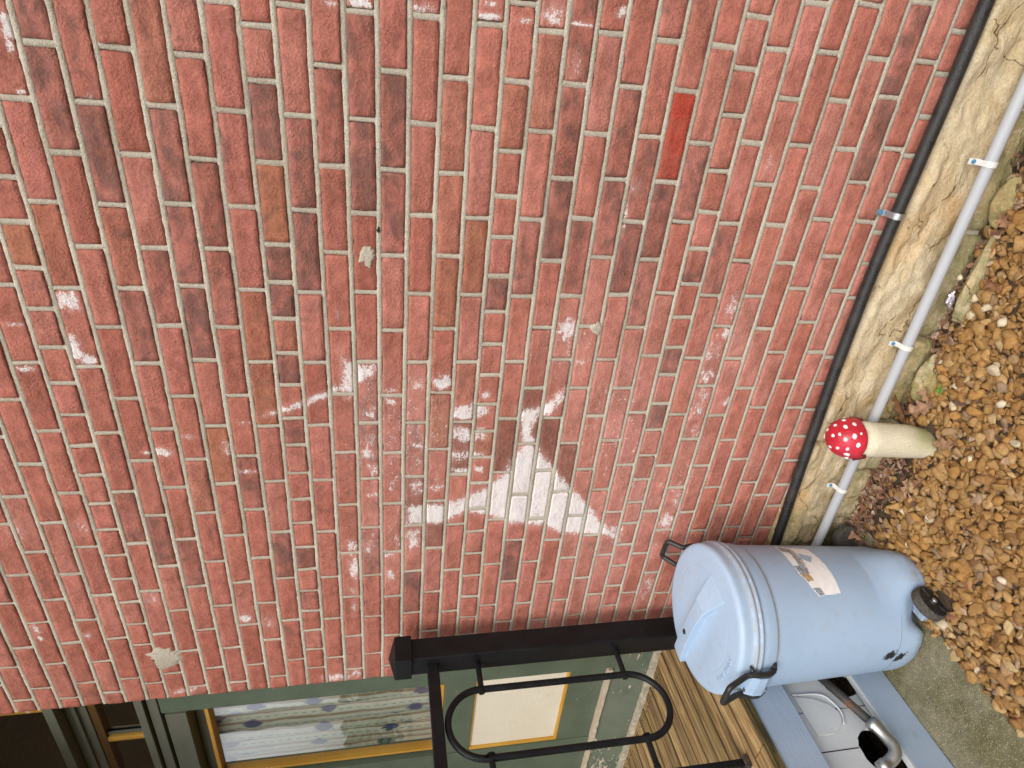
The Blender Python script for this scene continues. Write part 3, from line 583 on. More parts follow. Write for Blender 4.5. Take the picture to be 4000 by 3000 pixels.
def patch(cx, cz, rx, rz, seed, th=.0022):
    V, F = [(cx, -th, cz)], []; n, rings = 64, 5
    for r in range(1, rings + 1):
        for k in range(n):
            a = 2 * math.pi * k / n; q = r / rings * (1 + .50 * nz(math.cos(a) * 1.3, math.sin(a) * 1.3, seed) + .20 * nz(math.cos(a) * 3.3, math.sin(a) * 3.3, seed) + .16 * nz(math.cos(a) * 9, math.sin(a) * 9, seed))
            V.append((cx + rx * q * math.cos(a), -th * (1 - (r / rings) ** 4) + (.004 if r == rings else 0) + .0012 * nz(k, r, seed), cz + rz * q * math.sin(a)))
    for k in range(n): F.append((0, 1 + (k + 1) % n, 1 + k))
    for r in range(rings - 1):
        for k in range(n):
            a = 1 + r * n + k; b_ = 1 + r * n + (k + 1) % n; F.append((a, b_, b_ + n, a + n))
    return V, F
for a in ((-.588, 1.838, .030, .022, 1.1), (-.790, 1.172, .026, .018, 5.2), (-2.112, 2.572, .062, .075, 12.7),):
    o = obj('mortar_patch', patch(*a), MT['mortar'], wall, smooth=True); o['label'] = 'grey mortar smear over the bricks'
obj('open_joint', patch(-.517, 1.806, .010, .0040, 2.0, th=-.0005), MT['hole'], wall, smooth=True)

# ------------------------------------------------------------------ stone foundation
found = thing('stone_foundation', 'rough tan sandstone foundation under the brick wall, mossy at its foot', 'foundation', (-.5, -.03, 0))
def stone(x0, x1, z0, z1, y_in, seed, amp=.013, prot=0.0):
    st = .011; nx = max(3, int((x1 - x0) / st)); n2 = max(3, int((z1 - z0) / st)); V = []; F = []
    sl = random.uniform(-.04, .04)
    for j in range(n2 + 1):
        for i in range(nx + 1):
            u, v = i / nx, j / n2
            x = x0 + (x1 - x0) * u; z = z0 + (z1 - z0) * v
            ed = min(u * (x1 - x0), (1 - u) * (x1 - x0), v * (z1 - z0), (1 - v) * (z1 - z0))
            y = y_in - prot - amp * (.7 * fbm(x * 6, z * 14, seed) + .55 * abs(fbm(x * 3 + z * 9, z * 25, seed + 4)) + .25 * fbm(x * 40, z * 55, seed, 3)) + sl * (z - z0) * .3
            y += .016 * max(0, 1 - ed / .016) ** 2
            V.append((x + .004 * nz(z * 30, seed, u * 3), y, z + .006 * nz(x * 10, seed, v * 3)))
    for j in range(n2):
        for i in range(nx):
            a = j * (nx + 1) + i; F.append((a, a + 1, a + nx + 2, a + nx + 1))
    ring = [i for i in range(nx + 1)] + [j * (nx + 1) + nx for j in range(1, n2 + 1)] + [n2 * (nx + 1) + i for i in range(nx - 1, -1, -1)] + [j * (nx + 1) for j in range(n2 - 1, 0, -1)]
    n0 = len(V); L = len(ring)
    for r in ring: V.append((V[r][0], .12, V[r][2]))
    for i in range(L): F.append((ring[i], n0 + i, n0 + (i + 1) % L, ring[(i + 1) % L]))
    F.append(tuple(n0 + i for i in range(L)))
    return V, F
random.seed(3)
xs = [-2.0, -1.22, .97]
for a, b in zip(xs[:-1], xs[1:]): obj('stone', stone(a + .003, b - .003, .105 + random.uniform(-.012, .012), .2985, -.030, a * 7.7, .022), MT['stone'], found, smooth=True)
xs = [-2.0, -1.58, -1.33, -1.12, -.80, -.45, -.1, .35, .97]
for i, (a, b) in enumerate(zip(xs[:-1], xs[1:])): obj('stone', stone(a + .004, b - .004, -.05, .11 + random.uniform(-.015, .012), -.030, a * 3.1 + 50, .014, (.0, .022, .03, .012, .0, -.012, -.01, 0)[i]), MT['stone'], found, smooth=True)
obj('mortar', box(-2.0, .97, -.006, .10, -.05, .2935), MT['mortar'], found)
def rock(cx, cy, cz, sx, sy, sz, rz, seed, sub=3, ns=.25):
    bm = bmesh.new(); bmesh.ops.create_icosphere(bm, subdivisions=sub, radius=1); V = []
    pl = [Vector((random.gauss(0, 1), random.gauss(0, 1), random.gauss(0, 1))).normalized() for _ in range(9)]
    c_, s_ = math.cos(rz), math.sin(rz)
    for v in bm.verts:
        p = v.co.copy()
        for q in pl:
            d = p.dot(q)
            if d > .72: p -= q * (d - .72)
        p *= 1 + ns * fbm(p.x * 1.3 + seed, p.y * 1.3, p.z * 1.3) + .06 * nz(p.x * 7, p.y * 7, p.z * 7 + seed)
        x, y, z = p.x * sx, p.y * sy, p.z * sz
        V.append((cx + x * c_ - y * s_, cy + x * s_ + y * c_, cz + z))
    F = [tuple(v.index for v in f.verts) for f in bm.faces]; bm.free(); return V, F
tag(obj('edging_stone', rock(-.585, -.088, .012, .165, .026, .045, R_(4), 3.3, 4, .12), MT['stone'], smooth=True), 'long narrow mossy stone lying on edge along the gravel', 'stone')
tag(obj('edging_stone', rock(-.93, -.088, .0, .10, .045, .055, R_(8), 9.1, 4, .15), MT['stone'], smooth=True), 'low mossy sandstone block at the gravel edge right of the toadstool', 'stone')
tag(obj('edging_stone', rock(-.33, -.055, .0, .085, .03, .05, R_(-3), 6.4, 4, .15), MT['stone'], smooth=True), 'short mossy stone at the gravel edge nearest the camera', 'stone')

# ------------------------------------------------------------------ pipes on the foundation
bp = thing('black_pipe', 'black gas pipe running along the bottom brick course', 'pipe', (-.5, -.03, .33))
ppts = [(.95, -.030, .322), (.14, -.030, .325), (-.16, -.030, .329), (-.53, -.030, .339), (-.80, -.03, .334), (-1.0, -.030, .327), (-1.35, -.03, .307), (-1.70, -.030, .284), (-1.93, -.03, .268)]
obj('pipe', tube(smooth_path(ppts, 14), .0182, 20), MT['blackpipe'], bp, smooth=True)
cdt = thing('grey_conduit', 'straight grey plastic conduit pipe strapped to the stone foundation', 'pipe', (-.5, -.085, .15))
def cz(x): return .162 - .006 * (0 - x) / 1.0
obj('pipe', tube([(x, -.086, cz(x)) for x in np.linspace(.95, -1.93, 30)], .0168, 24), MT['pvc'], cdt, smooth=True)
def strap(x, y, z, rad, wmat, parent, wid=.017, tab=.036, yb=-.03):
    V, F = [], []; n = 12; pts = []
    pts.append((yb, z + rad + tab)); pts.append((yb - .002, z + rad + .006)) 
    for k in range(n + 1):
        a = R_(100) + R_(170) * k / n; pts.append((y + (rad + .002) * math.cos(a), z + (rad + .002) * math.sin(a)))
    for (yy, zz) in pts:
        i = len(V)
        for dx in (-wid / 2, wid / 2): V.append((x + dx, yy, zz)); V.append((x + dx, yy - .0018, zz + .0006))
    for i in range(len(pts) - 1):
        a = i * 4; F += [(a + 1, a + 3, a + 7, a + 5), (a, a + 4, a + 6, a + 2), (a, a + 1, a + 5, a + 4), (a + 2, a + 6, a + 7, a + 3)]
    F += [(0, 2, 3, 1)]; e = (len(pts) - 1) * 4; F += [(e, e + 1, e + 3, e + 2)]
    s_ = obj('strap', (V, F), wmat, parent, smooth=False, bevel=.0006)
    mt = Matrix.Translation((x, yb - .002, z + rad + tab * .55)) @ Matrix.Rotation(R_(90), 4, 'X')
    obj('screw', lathe([(.0, -.002), (.0062, -.002), (.0062, .0035), (.0045, .0055), (.0, .0058)], 10, mt), MT['bluescrew'], s_, smooth=False)
strap(-.402, -.030, .334, .0182, MT['zinc'], bp, .018, .034, -.003)
for x in (-.235, -.800, -1.385): strap(x, -.086, cz(x), .0168, MT['whiteplastic'], cdt, .016, .03, -.062)

# ------------------------------------------------------------------ window bay left of the brick corner
bay = thing('window_bay', 'green painted wooden window bay with cream panel beside the brick corner', 'window bay', (-2.9, .08, .6))
LX, RX = -3.75, -2.28
def bb(name, x0, x1, z0, z1, yf, mat, parent=bay, yb=.14, bev=.002): return obj(name, box(x0, x1, yf, yb, z0, z1), MT[mat], parent, bevel=bev)
bb('casing', -2.503, RX, .575, 2.659, .042, 'green')
bb('mullion', LX, -3.052, .80, 2.563, .052, 'green')
bb('top_rail', LX, RX, 3.009, 3.044, .028, 'greendark'); bb('moulding', LX, RX, 2.932, 3.008, .078, 'greendark'); bb('moulding', LX, RX, 2.963, 2.978, .066, 'greendark')
bb('glazing_stop', LX, RX, 2.902, 2.931, .083, 'shadedstop')  # shade under the moulding is put into this stop's dark brown colour
bb('transom_sill', LX, RX, 2.707, 2.736, .026, 'greendark'); bb('head_board', LX, RX, 2.662, 2.698, .038, 'greendark'); bb('head_board', LX, -2.506, 2.568, 2.646, .034, 'greendark')
bb('recess', LX, RX, 2.517, 2.566, .105, 'greendark'); bb('recess', LX, RX, 2.648, 2.706, .07, 'greendark')
win = bb('window', LX, -3.034, 1.545, 2.5, .088, 'green')
obj('glass', ([(-3.027, 0.096, 1.55), (-2.4, 0.096, 1.55), (-2.4, 0.096, 2.512), (-3.027, 0.096, 2.512)], [(0, 1, 2, 3)]), MT['glass'], win)
obj('bead', cat(box(-3.046, -2.42, .068, .12, 2.500, 2.5155)), MT['mustard'], win, bevel=.002)
obj('bead', box(-3.042, -3.028, .076, .12, 1.545, 2.4985), MT['mustard'], win, bevel=.002)
obj('bead', box(-3.026, -2.504, .066, .12, 1.543, 1.561), MT['mustard'], win, bevel=.002)
tr = bb('transom_window', LX, RX, 2.737, 2.7385, .095, 'greendark')
obj('glass', ([(-3.75, 0.106, 2.739), (-2.28, 0.106, 2.739), (-2.28, 0.106, 2.9015), (-3.75, 0.106, 2.9015)], [(0, 1, 2, 3)]), MT['glass'], tr)
obj('muntin', box(-2.715, -2.688, .080, .102, 2.7388, 2.9013), MT['mustard'], tr, bevel=.006)
for a_, b_ in ((-2.730, -2.716), (-2.687, -2.672)): obj('muntin_edge', box(a_, b_, .094, .103, 2.7389, 2.9012), MT['greendark'], tr, bevel=.002)
up = bb('upper_window', LX, RX, 3.50, 3.56, .06, 'greendark')
obj('glass', ([(-3.75, 0.106, 3.045), (-2.28, 0.106, 3.045), (-2.28, 0.106, 3.499), (-3.75, 0.106, 3.499)], [(0, 1, 2, 3)]), MT['glass'], up)
obj('bead', box(-2.462, RX, .07, .103, 3.0455, 3.498), MT['mustard'], up, bevel=.003)
bb('rail', -3.051, -2.504, 1.408, 1.542, .056, 'green'); bb('rail', -3.051, -2.504, .812, .975, .056, 'green')
pan = obj('panel', box(-3.040, -2.504, .066, .12, .992, 1.400), MT['cream'], bay)
obj('bead', box(-3.0400, -2.5043, .060, .11, 1.4005, 1.4075), MT['mustard'], pan, bevel=.002)
obj('bead', box(-3.0508, -3.0303, .057, .11, .976, 1.4073), MT['mustard'], pan, bevel=.003)
obj('bead', box(-3.0300, -2.5043, .058, .11, .9757, .9915), MT['mustard'], pan, bevel=.003)
def rough_bar(x0, x1, y0, y1, z0, z1, amp, seed, n=90):
    V, F = [], []
    for i in range(n + 1):
        x = x0 + (x1 - x0) * i / n
        for q, (y, z) in enumerate(((y0, z0), (y0, z1), (y1, z1), (y1, z0))): V.append((x, y + amp * nz(x * 22, q, seed) + amp * .6 * nz(x * 70, q, seed), z + amp * nz(x * 30, q + 9, seed)))
    for i in range(n):
        for q in range(4):
            a = i * 4 + q; b_ = i * 4 + (q + 1) % 4; F.append((a, a + 4, b_ + 4, b_))
    F += [(0, 1, 2, 3), (n * 4 + 3, n * 4 + 2, n * 4 + 1, n * 4)]
    return V, F
o = obj('rotten_moulding', rough_bar(LX, -2.506, .032, .12, .790, .808, .004, 2.2), MT['rotten'], bay); o['label'] = 'rotten peeling strip of trim'
obj('base_board', ([(x, y, z) for x in (LX, RX) for y, z in ((.046, .7875), (.008, .636), (.12, .636), (.12, .7875))], [(0, 1, 2, 3), (7, 6, 5, 4), (0, 4, 5, 1), (1, 5, 6, 2), (2, 6, 7, 3), (3, 7, 4, 0)]), MT['greenworn'], bay, bevel=.002)
obj('caulk_strip', rough_bar(LX, -2.30, -.010, .10, .604, .634, .0035, 7.1), MT['caulk'], bay)
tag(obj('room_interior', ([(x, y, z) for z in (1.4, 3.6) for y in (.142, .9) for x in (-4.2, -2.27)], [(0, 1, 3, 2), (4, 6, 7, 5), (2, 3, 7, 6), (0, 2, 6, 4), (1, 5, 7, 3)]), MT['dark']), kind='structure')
def curtain():
    V, F = [], []; nx, nzz = 150, 24
    for j in range(nzz + 1):
        for i in range(nx + 1):
            x = -3.06 + .72 * i / nx; z = 1.47 + 1.12 * j / nzz
            V.append((x, .126 + .011 * math.sin(x * 62 + 1.4 * nz(x * 7, z * .8)) + .008 * nz(x * 22, z * 1.2) , z))
    for j in range(nzz):
        for i in range(nx): a = j * (nx + 1) + i; F.append((a, a + 1, a + nx + 2, a + nx + 1))
    return V, F
tag(obj('curtain', curtain(), MT['curtain'], smooth=True), 'cream and brown striped curtain with blue diamonds behind the window glass', 'curtain')

# ------------------------------------------------------------------ porch deck
porch = thing('porch', 'wooden porch deck with blue grey boarded side behind the trash can', 'porch', (-2.4, -.6, 0))
DZ = .612
random.seed(11)
def plank(x0, x1, y0, y1, z0, z1, seed, n=40):
    V, F, E_ = [], [], []; prof = [(0, z0), (0, z1 - .003), (.0025, z1), (.0075, z1), (.3, None), (.5, None), (.7, None), (-.0075, z1), (-.0025, z1), (0.0, z1 - .003), (0.0, z0)]
    m_ = len(prof)
    for i in range(n + 1):
        y = y0 + (y1 - y0) * i / n; e0 = .0008 * nz(y * 16, seed); e1 = .0008 * nz(y * 16, seed + 5)
        for q, (a, z) in enumerate(prof):
            if z is None: x = x0 + (x1 - x0) * a; zz = z1 + .0012 * nz(y * 8, a * 5, seed) - .0005
            elif q <= 3: x = x0 + a + e0; zz = z
            else: x = x1 + a + e1; zz = z
            V.append((x, y, zz)); E_.append(1.0 if q in (0, 1, 2, m_ - 3, m_ - 2, m_ - 1) else 0.0)
    for i in range(n):
        for q in range(m_):
            a = i * m_ + q; b_ = i * m_ + (q + 1) % m_; F.append((a, a + m_, b_ + m_, b_))
    F += [tuple(range(m_)), tuple(n * m_ + q for q in range(m_))[::-1]]
    return V, F, dict(grime=E_)
def pobj(name, p, mat, parent): return obj(name, p, mat, parent, attrs=p[2])
x = -2.022; k = 0
YF = -2.1
while x > -3.75:
    w_ = .081 + random.uniform(-.001, .001)
    yb = -.012 if x < -2.38 else -.006
    b_ = pobj('board', plank(x - w_, x - .0050, YF, yb, DZ - .025, DZ + random.uniform(-.0022, .0022), k * 1.9), MT['wood'], porch)
    if x < -2.36:
        for f_ in (.28, .72): obj('nail', lathe([(.0, -.002), (.0034, -.002), (.0034, .0016), (.0, .0018)], 8, Matrix.Translation((x - w_ * f_, -.042 + random.uniform(-.006, .006), DZ))), MT['nail'], b_)
    x -= w_; k += 1
pobj('edge_board', plank(-2.0195, -1.937, -.655, -.006, DZ - .026, DZ + .002, 77.0), MT['wood'], porch)
pobj('edge_board', plank(-2.0195, -1.938, YF, -.659, DZ - .026, DZ + .0035, 91.0), MT['wood'], porch)
pobj('nosing', plank(-1.9362, -1.934, YF, -.006, DZ - .032, DZ - .004, 5.0), MT['wetwood'], porch)
obj('fascia_board', box(-1.965, -1.940, YF, -.01, .432, .5825), MT['blueboard'], porch, bevel=.003)
lb = obj('skirt_board', box(-1.962, -1.938, YF, -.03, .019, .150), MT['blueboard'], porch, bevel=.003)
obj('ledge', box(-1.9615, -1.9375, YF, -.03, .1505, .158), MT['greypanel'], lb, bevel=.002)
# recessed grey panels with two ragged cut-outs
def panel_with_hole(y0, y1, z0, z1, hole, X=-1.972, th=.018):
    outer = [(y0, z0), (y1, z0), (y1, z1), (y0, z1)]
    if hole is None: return box(X - th, X, y0, y1, z0, z1)
    polys = tessellate_polygon([[Vector((a, b, 0)) for a, b in outer], [Vector((a, b, 0)) for a, b in hole]])
    pts = outer + hole; n = len(pts); V = [(X, a, b) for a, b in pts] + [(X - th, a, b) for a, b in pts]
    F = [tuple(p) for p in polys] + [tuple(i + n for i in reversed(p)) for p in polys]
    h0 = len(outer); hn = len(hole)
    for i in range(4): F.append((i, (i + 1) % 4, n + (i + 1) % 4, n + i))
    for i in range(hn): a, b = h0 + i, h0 + (i + 1) % hn; F.append((a, n + a, n + b, b))
    return V, F
def blob(cy, cz, ry, rz, seed, n=36, wob=.07):
    return [(cy + ry * (1 + wob * nz(math.cos(2 * math.pi * k / n) * 2, math.sin(2 * math.pi * k / n) * 2, seed)) * math.cos(2 * math.pi * k / n), max(.128, cz + rz * (1 + wob * nz(k * .8, seed)) * math.sin(2 * math.pi * k / n))) for k in range(n)]
seams = [-.03, -.30, -.4005, -.555, -.955, -1.22, -1.50, -1.80, YF]
for a, b in zip(seams[:-1], seams[1:]):
    h = None
    if abs(a + .4005) < .01: h = blob(-.466, .190, .054, .064, 1.7)
    if abs(a + .555) < .01: h = blob(-.712, .196, .083, .074, 4.2)
    obj('skirt_panel', panel_with_hole(b + .0025, a - .0025, .127, .44, h), MT['greypanel'], porch, bevel=.0008)
def d_plate():
    pts = [(-.498, .398), (-.640, .392)] + [(-.512 + .0 - .128 * math.sin(t) * 0 - .128 * (k / 14), .392 - .125 * math.sin(math.pi * (.08 + .84 * k / 14)) ** .55) for k, t in ((k, 0) for k in range(14, -1, -1))]
    n = len(pts); V = [(-1.9655, a, b) for a, b in pts] + [(-1.971, a, b) for a, b in pts]
    return V, [tuple(range(n)), tuple(range(2 * n - 1, n - 1, -1))] + [(i, n + i, n + (i + 1) % n, (i + 1) % n) for i in range(n)]
obj('panel_seam', box(-1.9722, -1.9708, -.6915, -.6885, .272, .43), MT['hole'], porch)
obj('patch_plate', d_plate(), MT['greypanel'], porch, bevel=.0015)
obj('filler_strip', tube(smooth_path([(-1.968, -.492, .40), (-1.967, -.500, .300), (-1.967, -.530, .268), (-1.967, -.575, .258), (-1.967, -.612, .275)], 5), .0038, 8), MT['greypanel'], porch, smooth=True)
tag(obj('underfloor_back', box(-2.35, -2.25, YF, .0, -.01, .58), MT['hole']), kind='structure')
# drain pipe
dp = thing('drain_pipe', 'rusty iron pipe with a galvanised elbow running into the porch side', 'pipe', (-1.93, -.6, .2))
obj('pipe', tube([(-1.962, -.425, .262), (-1.947, -.50, .246), (-1.924, -.644, .2075)], .0145, 18), MT['rustpipe'], dp, smooth=True)
el = round_path([(-1.925, -.636, .2095), (-1.914, -.748, .186), (-1.950, -.772, .262)], .055, 12)
el = [el[0], el[0].lerp(el[1], .32), el[0].lerp(el[1], .35)] + el[1:-1] + [el[-2].lerp(el[-1], .40), el[-2].lerp(el[-1], .44), el[-1]]
obj('elbow', tube(el, [.0225, .0225, .0195] + [.0195] * (len(el) - 5) + [.022, .022], 20), MT['steel'], dp, smooth=True)

# ------------------------------------------------------------------ railing
rl = thing('railing', 'black iron porch railing with square post and long oval loop', 'railing', (-2.075, -.12, DZ))
px0, px1, py0, py1 = -2.120, -2.030, -.165, -.075
post = obj('newel_post', box(px0, px1, py0, py1, DZ + .002, 1.716), MT['rail'], rl, bevel=.006, seg=3)
cx_, cy_ = (px0 + px1) / 2, (py0 + py1) / 2; hs_ = .0535
V = [(cx_ + a * hs_, cy_ + b * hs_, z) for z in (1.702, 1.762) for a, b in ((-1, -1), (1, -1), (1, 1), (-1, 1))] + [(cx_, cy_, 1.785)]
obj('cap', (V, [(3, 2, 1, 0), (0, 1, 5, 4), (1, 2, 6, 5), (2, 3, 7, 6), (3, 0, 4, 7), (4, 5, 8), (5, 6, 8), (6, 7, 8), (7, 4, 8)]), MT['rail'], post, bevel=.0035, seg=3)
RXp = -2.075
obj('top_rail', box(RXp - .016, RXp + .016, -1.95, py0 + .002, 1.606, 1.648), MT['rail'], rl, bevel=.004)
yc, zr, ra = -.398, .12, .121
ov = [(RXp, yc + ra * math.sin(a), 1.604 - .012 - ra + ra * math.cos(a)) for a in np.linspace(-math.pi / 2, math.pi / 2, 25)] + [(RXp, yc + ra * math.cos(a), .792 + .012 + ra - ra * math.sin(a)) for a in np.linspace(0, math.pi, 25)]
ov = ov + [ov[0], ov[1]]
obj('oval_loop', tube(ov, .0118, 14, caps=False), MT['rail'], rl, smooth=True)
for z in (1.463, .927):
    for y0, y1 in ((py0 + .002, yc + ra - .014), (yc - ra + .014, -.618)):
        obj('connector', tube([(RXp, y0, z), (RXp, y0 - .004, z), (RXp, y0 - .0045, z), (RXp, y1 + .012, z), (RXp, y1 + .010, z), (RXp, y1, z)], [.0145, .0145, .0102, .0102, .0122, .0115], 10), MT['rail'], rl, smooth=False)
bl = obj('baluster', box(RXp - .0115, RXp + .0115, -.652, -.628, DZ + .022, 1.605), MT['rail'], rl, bevel=.002)
obj('foot_plate', box(RXp - .020, RXp + .020, -.660, -.620, DZ + .0035, DZ + .0205), MT['rustpipe'], bl, bevel=.002)
obj('baluster', box(RXp - .0115, RXp + .0115, -1.40, -1.376, DZ + .0, 1.605), MT['rail'], rl, bevel=.002)

# ------------------------------------------------------------------ porch roof and post (out of frame, mirrored in the glass)
pr = thing('porch_roof', 'porch roof over the window bay, seen only mirrored in the panes', 'roof', (-4.4, -.7, 3.4))
obj('ceiling', box(-7.5, -2.34, -1.75, .02, 3.42, 3.50), MT['ceilingm'], pr)
obj('beam', box(-7.5, -2.34, -1.75, -1.65, 3.33, 3.415), MT['ceilingm'], pr)
pp = thing('porch_post', 'porch post with curved brackets, seen only mirrored in the window', 'post', (-5.1, -1.45, .6))
obj('shaft', box(-5.16, -5.04, -1.50, -1.40, DZ, 3.275), MT['postpaint'], pp, bevel=.01)
for sg in (-1, 1):
    V, F = [], []; n = 14
    for i in range(n + 1):
        a = math.pi / 2 * i / n; xx = .30 * (1 - math.sin(a)); zz = 3.275 - .30 * (1 - math.cos(a))
        for yy in (-1.47, -1.43): V += [(-5.1 + sg * (.06 + xx), yy, zz), (-5.1 + sg * (.06 + xx), yy, 3.274)]
    for i in range(n): a = i * 4; F += [(a, a + 4, a + 5, a + 1), (a + 2, a + 3, a + 7, a + 6), (a, a + 2, a + 6, a + 4)]
    obj('bracket', (V, F), MT['postpaint'], pp)
def far_trees():
    V, F = [], []; rr = np.random.default_rng(5)
    for k in range(2600):
        x = rr.uniform(-60, 5); d = rr.uniform(0, 4); hh = 4.6 + 1.5 * nz(x * .12) + .8 * nz(x * .5); z = hh * rr.random() ** .7; s = rr.uniform(.3, .7); y = -26 - d
        n = rr.normal(size=3); n /= np.linalg.norm(n); u = np.cross(n, [.3, .2, 1]); u /= np.linalg.norm(u); w_ = np.cross(n, u); p = np.array((x, y, z)); i = len(V)
        V += [tuple(p + s * u), tuple(p + s * .5 * w_), tuple(p - s * u), tuple(p - s * .6 * w_)]; F.append((i, i + 1, i + 2, i + 3))
    return V, F
tag(obj('distant_trees', far_trees(), MT['hedge']), 'line of distant trees mirrored in the window', 'trees', kind='stuff')

# ------------------------------------------------------------------ trash can
CX, CY = -1.727, -.331
lean = Vector((.857, .514, 0))
axis = Vector((-lean.y, lean.x, 0))
CM = Matrix.Translation((CX - lean.x * .0095, CY - lean.y * .0095, .0)) @ Matrix.Rotation(R_(1.55), 4, axis)
can = thing('trash_can', 'pale blue plastic wheeled trash can with lid standing by the porch', 'trash can', (CX, CY, .01))
def sst(a, b, x): t_ = min(1, max(0, (x - a) / (b - a))); return t_ * t_ * (3 - 2 * t_)
def adif(a, b): return (a - b + 180) % 360 - 180
def rb(z): return .2125 + (.2335 - .2125) * (z - .1) / .5
def can_body():
    seg = 160; prof = [(.02, .030), (.10, .030), (.16, .028), (.185, .026), (.197, .030), (.2035, .038), (.2085, .052), (.2115, .07)] + [(rb(z), z) for z in np.linspace(.09, .595, 64)]
    prof += [(.2332, .5965), (.2322, .5985), (.2375, .601), (.2388, .606), (.2398, .63), (.2402, .652), (.2375, .655), (.05, .655)]
    V, SC, GR = [], [], []
    for r, z in prof:
        for k in range(seg):
            a = 360 * k / seg; th = R_(a); rr, zz = r, z
            ft = sst(42, 6, abs(adif(a, -9)))                       # foot bulging out to the ground between the wheels
            if z < .20 and r > .18:
                rr += ft * .040 * sst(.22, .03, z)
                zz -= ft * .020 * sst(.08, .03, z)
            wa = sst(24, 9, abs(adif(a, -44)))                       # arch over the wheel
            if z < .13 and r > .18:
                zz += wa * .034 * sst(.13, .03, z); rr -= wa * .016 * sst(.13, .03, z)
            V.append((rr * math.cos(th), rr * math.sin(th), zz))
            da = adif(a, -82)
            s1 = 1 - math.hypot((da + 1.5 + (z - .15) * 60) / 8.0, (z - .158) / .040); s2 = 1 - math.hypot((da + 6 + (z - .115) * 150) / 8.0, (z - .115) / .036)
            SC.append(max(0, s1, s2) if .08 < z < .2 else 0); GR.append(.6 if (.594 < z < .600) else 0)
    n = len(prof); F = [(i * seg + k, i * seg + (k + 1) % seg, (i + 1) * seg + (k + 1) % seg, (i + 1) * seg + k) for i in range(n - 1) for k in range(seg)]
    F.append(tuple(range(seg))[::-1]); F.append(tuple((n - 1) * seg + k for k in range(seg)))
    return ([tuple(CM @ Vector(p)) for p in V], F), dict(scuff=SC, grime=GR)
vf, at = can_body(); body = obj('body', vf, MT['can'], can, smooth=True, attrs=at)
obj('seam', xf(tube([((rb(.135) + .0002) * math.cos(R_(a)), (rb(.135) + .0002) * math.sin(R_(a)), .135 + .002 * math.sin(R_(a))) for a in range(-150, 62, 3)], .0008, 6), CM), MT['seamline'], body, smooth=True)
bar_ang = R_(172)
def lid():
    seg = 180; V, GR = [], []; prof = [(.2395, .656), (.2485, .656), (.2495, .660), (.2495, .664), (.2455, .667), (.2450, .671), (.2490, .6745), (.2500, .679), (.2490, .684), (.2445, .6875), (.2435, .692), (.2432, .700), (.2438, .712), (.2432, .720), (.2405, .7262), (.2350, .7300), (.2270, .7320)] + [(r, None) for r in np.linspace(.2215, .006, 84)]
    ca, sa = math.cos(bar_ang), math.sin(bar_ang)
    for r, z in prof:
        for k in range(seg):
            th = 2 * math.pi * k / seg; x, y = r * math.cos(th), r * math.sin(th); g = 0
            if z is None:
                u, v = x * ca + y * sa, -x * sa + y * ca        # u runs along the grip, v across it
                zz = .7325 + .010 * (1 - (r / .2215) ** 2) - .0007 * math.exp(-((r - .172) / .0022) ** 2)
                al = sst(-.165, -.07, u)
                hw = .026 + .026 * sst(-.06, -.15, u)
                bar = sst(hw + .003, hw - .003, abs(v)) * al
                sc = math.exp(-(((u - .05) / .12) ** 2 + ((abs(v) - .070) / .045) ** 2)) * .006
                zz -= sc
            else: zz = z; g = .5 if (.664 <= z <= .672 or z in (.684, .6875)) else 0
            V.append((x, y, zz)); GR.append(g)
    n = len(prof); F = [(i * seg + k, i * seg + (k + 1) % seg, (i + 1) * seg + (k + 1) % seg, (i + 1) * seg + k) for i in range(n - 1) for k in range(seg)]
    F.append(tuple((n - 1) * seg + k for k in range(seg)))
    return ([tuple(CM @ Vector(p)) for p in V], F), dict(scuff=np.zeros(len(V)), grime=GR)
vf, at = lid(); ld = obj('lid', vf, MT['lid'], can, smooth=True, attrs=at)
def grip():
    st_ = [(-.168, .056, .0012), (-.120, .046, .009), (-.068, .034, .0205), (-.060, .0335, .0215), (-.0595, .0285, .0215), (-.02, .0275, .0225), (.06, .0270, .0225), (.14, .0270, .0215), (.20, .0280, .0195), (.236, .0300, .0165), (.2475, .0300, .0120)]
    ca, sa = math.cos(bar_ang), math.sin(bar_ang); V, F = [], []
    def lz(u, v): r = min(.2215, math.hypot(u, v)); return .7325 + .010 * (1 - (r / .2215) ** 2)
    for u, hw, h in st_:
        b0 = lz(u, 0) - .016; tp = lz(u, 0) + h
        for v, z in ((-hw, b0), (-hw, tp - .002), (-hw + .002, tp), (0, tp + .0006), (hw - .002, tp), (hw, tp - .002), (hw, b0)):
            V.append(tuple(CM @ Vector((u * ca - v * sa, u * sa + v * ca, z))))
    n = 7
    for i in range(len(st_) - 1):
        for q in range(n): F.append((i * n + q, i * n + (q + 1) % n, (i + 1) * n + (q + 1) % n, (i + 1) * n + q))
    F += [tuple(range(n))[::-1], tuple((len(st_) - 1) * n + q for q in range(n))]
    return V, F
vf = grip(); obj('grip', vf, MT['lid'], ld, bevel=.0015, attrs=dict(scuff=np.zeros(len(vf[0])), grime=np.zeros(len(vf[0]))))
pl = Matrix.Translation((math.cos(bar_ang) * .10, math.sin(bar_ang) * .10 + .004, .7635))
obj('plug', xf(lathe([(.0, -.004), (.0095, -.004), (.0095, .0015), (.007, .003), (.0, .0034)], 16, pl), CM), MT['blackplastic'], ld, smooth=True)
tv, tf = text_mesh('Super Bruiser', .024, .003)
def on_lid(p):
    a = R_(-96) + p[0] / .198; r = .198 - p[1] * -1
    return CM @ Vector((r * math.cos(a), r * math.sin(a), .7335 + .010 * (1 - (r / .2215) ** 2) + p[2] * .5))
